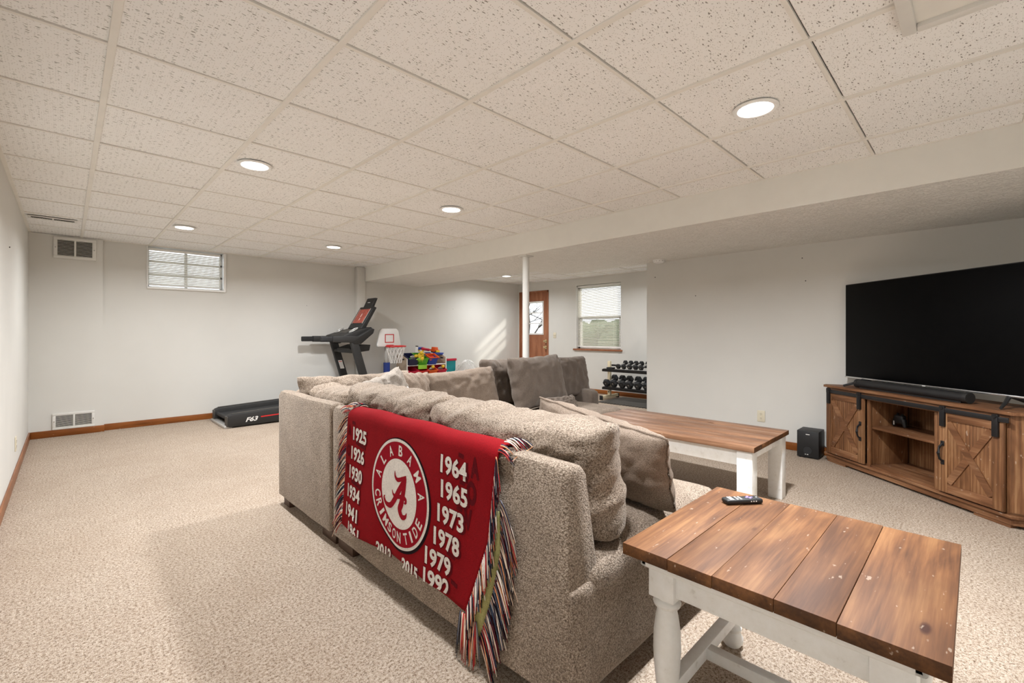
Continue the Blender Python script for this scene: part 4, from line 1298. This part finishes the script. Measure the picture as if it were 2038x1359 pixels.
for t0, t1, y0 in ((.15, .19, .0), (.21, .27, .01)):
    bm = newbm(); bm_prism(bm, [pd(t0, .003), pd(t1, .003), pd(t1, .0048), pd(t0, .0048)], y0 - .006, y0 + .006, 'y'); obj('display_text', bm, 'net_white', ds)
bm = newbm(); bm_prism(bm, [(bx_ - .01, bz - .03), (bx_ + .045, bz - .03), (bx_ + .115, 1.672), (bx_ + .07, 1.676)], -.13, .13, 'y', .01, 3); th_ = obj('tablet_holder', bm, 'matte_black', tm, smooth=True)
box('holder_mark', 'net_white', th_, bx_ + .028, bx_ + .034, -.035, .035, 1.60, 1.608)
bm = newbm(); bm_box(bm, tmx(2.93), tmx(3.03), -hy + .05, hy - .05, .85, .90, .012, 2); obj('cross_bar', bm, 'matte_black', tm, smooth=True)
bm = newbm(); bm_prism(bm, [(tmx(2.95), .84), (tmx(3.24), .87), (tmx(3.26), .96), (tmx(3.10), .965), (tmx(2.93), .91)], -.22, .22, 'y', .012, 3); fn = obj('lower_tray', bm, 'matte_black', tm, smooth=True)
# warning sticker on the far upright, on the face seen from the camera
bm = newbm()
ys_ = hy - .062
bm_prism(bm, [(tmx(3.030), .585), (tmx(3.092), .585), (tmx(3.052), .715), (tmx(2.990), .715)], ys_ - .002, ys_ + .001, 'y'); st_ = obj('warning_label', bm, 'net_white', tm)
bm = newbm(); bm_prism(bm, [(tmx(3.004), .690), (tmx(3.054), .690), (tmx(3.051), .700), (tmx(3.001), .700)], ys_ - .003, ys_, 'y'); obj('label_stripe', bm, 'red_plastic', st_)

# ------------------------------------------------------------------ toy basketball hoop
hp = thing('basketball_hoop', 'toy basketball hoop with white backboard and red rim', 'basketball hoop', (3.70, 6.66, 0), R(6))
bm = newbm(); bm_prism(bm, [(-.215, .915), (.215, .915), (.225, .95), (.18, 1.17), (.14, 1.205), (-.14, 1.205), (-.18, 1.17), (-.225, .95)], -.06, -.02, 'y', .012, 3); bbd = obj('backboard', bm, 'white_gloss', hp, smooth=True)
for a in ((-.085, .085, 1.105, 1.117), (-.085, .085, .98, .992), (-.085, -.073, .98, 1.117), (.073, .085, .98, 1.117)): box('target_square', 'red_plastic', bbd, a[0], a[1], -.064, -.058, a[2], a[3])
bm = newbm(); rc = [(.155 * math.cos(2 * PI * k / 28) + .01, -.215 + .145 * math.sin(2 * PI * k / 28), .925) for k in range(28)]
bm_tube(bm, rc, .012, 8, closed=True); bm_box(bm, -.06, .06, -.09, -.055, .90, .945, .004); obj('rim', bm, 'red_plastic', hp, smooth=True)
bm = newbm()
for k in range(14):
    for s in (1, -1):
        pts = []
        for j in range(7):
            t_ = j / 6; r = .148 * (1 - t_) + .085 * t_; a = 2 * PI * k / 14 + s * t_ * .75
            pts.append((.01 + r * math.cos(a), -.215 + r * math.sin(a) * .95, .918 - .26 * t_))
        bm_tube(bm, pts, .0042, 5)
obj('net', bm, 'net_white', hp, smooth=True)
bm = newbm(); bm_cyl(bm, (-.01, 0, .60), (-.01, 0, 1.0), .035, n=18); obj('pole', bm, 'silver_plastic', hp, smooth=True)
bm = newbm(); bm_cyl(bm, (-.01, 0, .10), (-.01, 0, .66), .052, n=18); obj('lower_pole', bm, 'blue_plastic', hp, smooth=True)
bm = newbm(); bm_prism(bm, [(-.25, -.2), (.25, -.2), (.2, .2), (-.2, .2)], 0, .14, 'z', .03, 3); obj('base', bm, 'blue_plastic', hp, smooth=True)

# ------------------------------------------------------------------ toy organizer, bins and toys
OX0, OX1, OY0, OY1 = 3.95, 4.74, 6.48, 6.80
og = thing('toy_organizer', 'light wood toy organizer rack with sloping white rails', 'toy rack', (OX0, OY0, 0))
ow, od = OX1 - OX0, OY1 - OY0
for x in (0, ow - .016):
    bm = newbm(); bm_prism(bm, [(0, 0), (od, 0), (od, .79), (od * .55, .775), (0, .715)], x, x + .016, 'x', .004); sp = obj('side_panel', bm, 'particle_board', og)
    box('edge_band', 'white_gloss', sp, x - .001, x + .017, -.003, .002, 0, .715)
    box('hand_slot', 'slot_dark', sp, x - .001, x + .017, .07, .15, .69, .712)
rows = [(.60, .70), (.40, .50), (.20, .30), (.0 + .04, .12)]
for zf, zb in rows:
    for yy_, zz in ((.015, zf), (od - .03, zb)):
        bm = newbm(); bm_cyl(bm, (.016, yy_, zz), (ow - .016, yy_, zz), .011, n=10); obj('rail', bm, 'white_gloss', og, smooth=True)

def make_bin(mat, w=.19, d=.28, hh=.13):
    bm = newbm()
    def ring(sx, sy, z): return [bm.verts.new((x * sx, y * sy, z)) for x, y in ((-1, -1), (1, -1), (1, 1), (-1, 1))]
    o0 = ring(w * .42, d * .42, 0); o1 = ring(w / 2 - .008, d / 2 - .008, hh - .012); o2 = ring(w / 2, d / 2, hh - .012); o3 = ring(w / 2, d / 2, hh)
    i3 = ring(w / 2 - .012, d / 2 - .012, hh); i0 = ring(w * .42 - .004, d * .42 - .004, .004)
    for a, b in ((o0, o1), (o1, o2), (o2, o3), (o3, i3), (i3, i0)):
        for k in range(4): bm.faces.new([a[k], a[(k + 1) % 4], b[(k + 1) % 4], b[k]])
    bm.faces.new(o0[::-1]); bm.faces.new(i0)
    return bm
def bin_at(mat, label, x, row, wide=1, push=0):
    zf, zb = rows[row]
    an = math.atan2(zb - zf, od - .045)
    o = obj('toy_bin', make_bin(mat, .185 * wide), mat, None, (OX0 + x, OY0 + od / 2 - .04 - push, (zf + zb) / 2 - .02), (an, 0, 0))
    tag(o, label, 'bin', 'plastic bins of the toy organizer')
    return o
bin_at('navy_plastic', 'dark blue toy bin at the left end of the top row', .115, 0)
bin_at('green_plastic', 'green toy bin in the top row full of yellow toys', .305, 0)
bin_at('blue_plastic', 'blue toy bin in the top row under the red tray', .495, 0)
bin_at('pink_red_plastic', 'pinkish red toy bin at the left of the second row', .115, 1)
bin_at('red_plastic', 'red toy bin second from the left in the second row', .305, 1)
bin_at('orange_plastic', 'orange toy bin in the second row', .495, 1)
bin_at('pink_red_plastic', 'dark red toy bin at the right of the second row', .68, 1)
bin_at('teal_plastic', 'teal toy bin at the right of the third row', .68, 2)
bin_at('lime_plastic', 'lime green toy bin in the third row', .40, 2)

def toy(name, label, mat, x, y, z, build, rot=(0, 0, 0), cat='toy'):
    t_ = thing(name, label, cat, (x, y, z)); t_.rotation_euler = rot
    build(t_, mat); return t_
def truck(t_, mat):
    bm = newbm(); bm_prism(bm, [(-.07, .02), (.07, .02), (.075, .05), (.03, .055), (.02, .10), (-.065, .10)], -.04, .04, 'y', .006); obj('body', bm, mat, t_, smooth=True)
    for x in (-.045, .045):
        bm = newbm(); bm_cyl(bm, (x, -.045, .02), (x, .045, .02), .022, n=14); obj('wheel', bm, 'rubber_black', t_, smooth=True)
def blaster(t_, mat):
    bm = newbm(); bm_box(bm, -.11, .06, -.018, .018, .03, .075, .01, 3); obj('body', bm, mat, t_, smooth=True)
    bm = newbm(); bm_tube(bm, [(-.06, 0, .05), (-.075, 0, .0)], [.018, .014], 8); obj('grip', bm, 'yellow_plastic', t_, smooth=True)
    bm = newbm(); bm_cyl(bm, (.05, 0, .055), (.13, 0, .055), .014, n=12); obj('barrel', bm, 'orange_plastic', t_, smooth=True)
def figure(t_, mat):
    bm = newbm(); bm_box(bm, -.03, .03, -.02, .02, .05, .12, .012, 3); obj('torso', bm, mat, t_, smooth=True)
    bm = newbm(); bmesh.ops.create_icosphere(bm, subdivisions=2, radius=.03, matrix=Matrix.Translation((0, 0, .145))); obj('head', bm, 'yellow_plastic', t_, smooth='all')
    for s in (-1, 1):
        bm = newbm(); bm_tube(bm, [(s * .03, 0, .11), (s * .06, -.01, .07)], [.012, .01], 8); obj('arm', bm, mat, t_, smooth=True)
        bm = newbm(); bm_tube(bm, [(s * .016, 0, .06), (s * .02, 0, 0)], [.014, .013], 8); obj('leg', bm, 'green_plastic', t_, smooth=True)
def tray(t_, mat):
    bm = make_bin(mat, .21, .15, .06); obj('tray_body', bm, mat, t_)
    bm = newbm(); bm_box(bm, -.06, .06, -.04, .04, .012, .03, .008); obj('tray_content', bm, 'red_plastic', t_, smooth=True)
def boat(t_, mat):
    bm = newbm(); bm_prism(bm, [(-.09, .0), (.08, .0), (.11, .04), (-.10, .04)], -.035, .035, 'y', .008); obj('hull', bm, mat, t_, smooth=True)
    box('cabin', 'yellow_plastic', t_, -.05, .02, -.022, .022, .04, .075, .006)
def can(t_, mat):
    bm = newbm(); bm_lathe(bm, [(.001, 0), (.028, 0), (.028, .09), (.022, .1), (.001, .1)], 16); obj('bottle', bm, mat, t_, smooth=True)
    bm = newbm(); bm_lathe(bm, [(.024, .1), (.024, .118), (.001, .12)], 16); obj('cap', bm, 'dark_grey', t_, smooth=True)
toy('toy_truck', 'yellow toy truck tumbling out of the green bin', 'yellow_plastic', OX0 + .27, OY0 + .06, .68, truck, (.4, .5, .5))
toy('toy_figure', 'yellow toy figure lying on the green bin', 'yellow_plastic', OX0 + .35, OY0 + .05, .70, figure, (.3, -.7, .2))
toy('toy_figure', 'small yellow and green toy figure at the front of the green bin', 'lime_plastic', OX0 + .20, OY0 + .02, .655, figure, (1.1, .4, 0))
toy('toy_tray', 'orange-red plastic tray on the front of the top row', 'orange_plastic', OX0 + .50, OY0 + .03, .70, tray, (.45, 0, .12))
toy('toy_blaster', 'red toy blaster lying on top of the organizer', 'pink_red_plastic', OX0 + .50, OY0 + .20, .80, blaster, (.2, .15, .1))
toy('toy_blaster', 'blue toy blaster behind the yellow toys', 'blue_plastic', OX0 + .42, OY0 + .24, .82, blaster, (.1, 0, .6))
toy('toy_truck', 'orange toy truck at the right of the top shelf', 'orange_plastic', OX0 + .68, OY0 + .18, .79, truck, (.1, 0, .3))
toy('toy_boat', 'blue toy boat at the right end of the top shelf', 'blue_plastic', OX0 + .70, OY0 + .12, .755, boat, (.0, .05, .1))
toy('toy_bottle', 'white bottle with dark cap standing among the top toys', 'net_white', OX0 + .31, OY0 + .20, .80, can, (0, .1, 0))
box_lid = box('lime_flap', 'lime_plastic', None, OX0 + .21, OX0 + .37, OY0 - .03, OY0 - .005, .535, .605, .004)
tag(box_lid, 'lime green plastic flap hanging on the front of the top row', 'lid')
for k in range(3):
    toy('toy_figure', ('small yellow toy figure inside the orange bin', 'small yellow toy figure inside the dark red bin', 'small yellow toy figure inside the dark blue bin')[k], 'silver_plastic', OX0 + (.495, .68, .115)[k], OY0 + .12, (.47, .47, .68)[k], figure, (.9, .3 * k, .2))

# tub and white net bag right of the organizer
tub = obj('storage_tub', make_bin('teal_plastic', .22, .34, .67), 'teal_plastic', None, (4.87, 6.68, 0)); tag(tub, 'teal storage tub standing right of the toy organizer', 'tub')
box('tub_rim', 'pink_red_plastic', tub, -.115, .115, -.176, -.162, .645, .685, .004)
nb = thing('net_bag', 'white mesh bag of balls heaped right of the teal tub', 'bag', (5.10, 6.36, 0))
def blob(u, v, k=0):
    r = .24 + .035 * noise.noise(Vector((math.cos(u) * 2, math.sin(u) * 2, v * 3)))
    return (r * math.cos(u) * math.cos(v) * .95, r * math.sin(u) * math.cos(v) * .8, .35 + .36 * math.sin(v) * (1.0 if v < 0 else .85) + .02 * noise.noise(Vector((u, v * 4, 9))))
bm = newbm()
for k in range(26):
    for s in (1, -1):
        bm_tube(bm, [blob(2 * PI * k / 26 + s * j * .13, -1.5 + 3.0 * j / 14) for j in range(15)], .004, 4)
obj('mesh_netting', bm, 'net_white', nb, smooth=True)
bm = newbm(); bmesh.ops.create_icosphere(bm, subdivisions=3, radius=1)
for v in bm.verts: v.co = Vector((v.co.x * .20, v.co.y * .16, v.co.z * .30 + .33))
obj('bag_filling', bm, 'net_white', nb, smooth='all')
bm = newbm(); bm_tube(bm, [(-.12, -.12, .52), (-.22, -.14, .46), (-.31, -.14, .40), (-.33, -.13, .3)], .007, 6); obj('drawstring', bm, 'net_white', nb, smooth=True)

# ------------------------------------------------------------------ dumbbell rack
RX = 6.72
rk = thing('dumbbell_rack', 'two-tier dumbbell rack with cream posts and black trays', 'rack', (RX, 0, 0))
RY0, RY1 = 3.10, 4.47
for y in (RY0 + .05, RY1 - .02):
    bm = newbm(); bm_box(bm, -.025, .025, y - .025, y + .025, .05, .65, .004); bm_box(bm, -.25, .25, y - .025, y + .025, .02, .07, .004); obj('post', bm, 'mesh_cream', rk, smooth=True)
    for x in (-.26, .24): box('foot_cap', 'rubber_black', rk, x, x + .02, y - .03, y + .03, 0, .075, .003)
    for z in (.12, .17):
        bm = newbm(); bm_cyl(bm, (-.026, y, z), (-.032, y, z), .010, n=10); obj('bolt', bm, 'rubber_black', rk)
tiers = []
for z in (.53, .225):
    for x, dz in ((-.14, -.03), (.10, .03)):
        bm = newbm(); bm_box(bm, x - .035, x + .035, RY0, RY1, z + dz, z + dz + .028, .003); obj('tray_rail', bm, 'iron_black', rk, smooth=True)
    bm = newbm(); bm_box(bm, -.17, -.15, RY0, RY1 + .02, z - .05, z - .01, .003); obj('tray_lip', bm, 'iron_black', rk, smooth=True)
    for y in (RY0 + .05, RY1 - .02):
        bm = newbm(); bm_box(bm, -.16, .13, y - .02, y + .02, z - .05, z - .02, .003); obj('bracket', bm, 'iron_black', rk, smooth=True)

def dumbbell(r, ln, loc, label):
    t_ = thing('dumbbell', label, 'dumbbell', loc, random.uniform(-.06, .06), 'hex dumbbells on the rack')
    bm = newbm(); bm_cyl(bm, (-ln / 2, 0, 0), (ln / 2, 0, 0), .014, n=10); obj('handle', bm, 'chrome', t_, smooth=True)
    for s in (-1, 1):
        bm = newbm()
        hd = r * 1.1
        x0, x1 = s * ln / 2, s * (ln / 2 - hd)
        rr = [(x0, r * .72), (x0 - s * hd * .25, r), (x1 + s * hd * .2, r), (x1, r * .75)]
        rings = [[bm.verts.new((x, q * math.cos(PI / 3 * k + PI / 6 * 0), q * math.sin(PI / 3 * k))) for k in range(6)] for x, q in rr]
        for a, b in zip(rings, rings[1:]):
            for k in range(6): bm.faces.new([a[k], a[(k + 1) % 6], b[(k + 1) % 6], b[k]])
        bm.faces.new(rings[0][::-1]); bm.faces.new(rings[-1])
        obj('head', bm, 'rubber_black', t_)
    t_.rotation_euler = (0, R(-14), t_.rotation_euler[2])
    return t_
ordn = ('first', 'second', 'third', 'fourth', 'fifth', 'sixth', 'seventh', 'eighth')
for k in range(6):
    dumbbell(.068, .34, (RX - .02, RY1 - .06 - k * .150, .232 + .028 + .058), 'large black hex dumbbell on the lower tier, %s from the cream post' % ordn[k])
for k in range(5):
    dumbbell(.045 - .000 * k, .27, (RX - .02, RY1 - .28 - k * .105, .538 + .028 + .036), 'small black hex dumbbell on the top tier, %s from the cream post' % ordn[k])
t = tag(box('weight_plate_block', 'rubber_black', None, RX - .17, RX - .08, RY1 - .19, RY1 - .07, .53, .555, .004), 'flat black block at the left end of the top dumbbell tier', 'weight')
# interlocking mat
bm = newbm(); poly = []
mx0, mx1, my0, my1 = 6.22, 6.98, 3.0, 4.35
def teeth(a, b, n):
    out = []
    for i in range(n):
        t0, t1, t2, t3 = i / n, (i + .25) / n, (i + .5) / n, (i + .75) / n
        nrm = Vector((b[1] - a[1], a[0] - b[0])).normalized() * .018
        for t_, o_ in ((t0, 0), (t1, 0), (t2, 1), (t3, 1)):
            out.append((a[0] + (b[0] - a[0]) * t_ + nrm.x * o_, a[1] + (b[1] - a[1]) * t_ + nrm.y * o_))
    return out
poly = teeth((mx0, my0), (mx1, my0), 14) + [(mx1, my0), (mx1, my1)] + teeth((mx0, my1), (mx0, my0), 24)
pp = []
for p in poly:
    if not pp or (Vector(p) - Vector(pp[-1])).length > 1e-4: pp.append(p)
bm_prism(bm, pp, .001, .013, 'z')
tag(obj('rubber_mat', bm, 'dark_grey'), 'dark interlocking rubber mat under the dumbbell rack', 'mat')

# ------------------------------------------------------------------ outdoors
struct(box('ground_outside', 'lawn', None, XD + TH, 40, -20, 40, -.1, .3), 'grass outside the door and window', 'lawn')
tr = thing('bare_tree', 'leafless dark tree seen through the door panes', 'tree', (13.0, 12.4, .3))
bm = newbm(); bm_tube(bm, [(0, 0, 0), (.05, .05, 1.2), (-.05, .1, 2.4)], [.16, .12, .08], 8); obj('trunk', bm, 'bark', tr, smooth=True)
bm = newbm()
def branch(p, d, L, r, lev):
    pts = [p]; q = Vector(p); dd_ = Vector(d)
    for k in range(4):
        dd_ = (dd_ + Vector((random.uniform(-.3, .3), random.uniform(-.3, .3), random.uniform(-.15, .25)))).normalized()
        q = q + dd_ * L / 4; pts.append(q.copy())
        if lev and k > 0:
            for _ in range(2):
                branch(q.copy(), (dd_ + Vector((random.uniform(-1, 1), random.uniform(-1, 1), random.uniform(-.3, .7)))).normalized(), L * .6, r * .5, lev - 1)
    bm_tube(bm, pts, [r, r * .85, r * .7, r * .55, r * .35], 5)
for k in range(9):
    a = 2 * PI * k / 9
    branch(Vector((0, 0, .5 + .22 * k)), Vector((math.cos(a), math.sin(a), .6)).normalized(), 2.0, .045, 2)
obj('branches', bm, 'bark', tr, smooth=True)
hg = thing('hedge', 'green hedge outside the tall window', 'hedge', (13.5, 8.6, .3))
bm = newbm()
for k in range(26):
    bmesh.ops.create_icosphere(bm, subdivisions=2, radius=random.uniform(.3, .5), matrix=Matrix.Translation((random.uniform(-.5, .5), random.uniform(-2.2, 2.2), random.uniform(.3, 1.0))))
for v in bm.verts: v.co += noise.noise_vector(v.co * 5) * .12
obj('foliage', bm, 'hedge_leaf', hg, smooth='all')
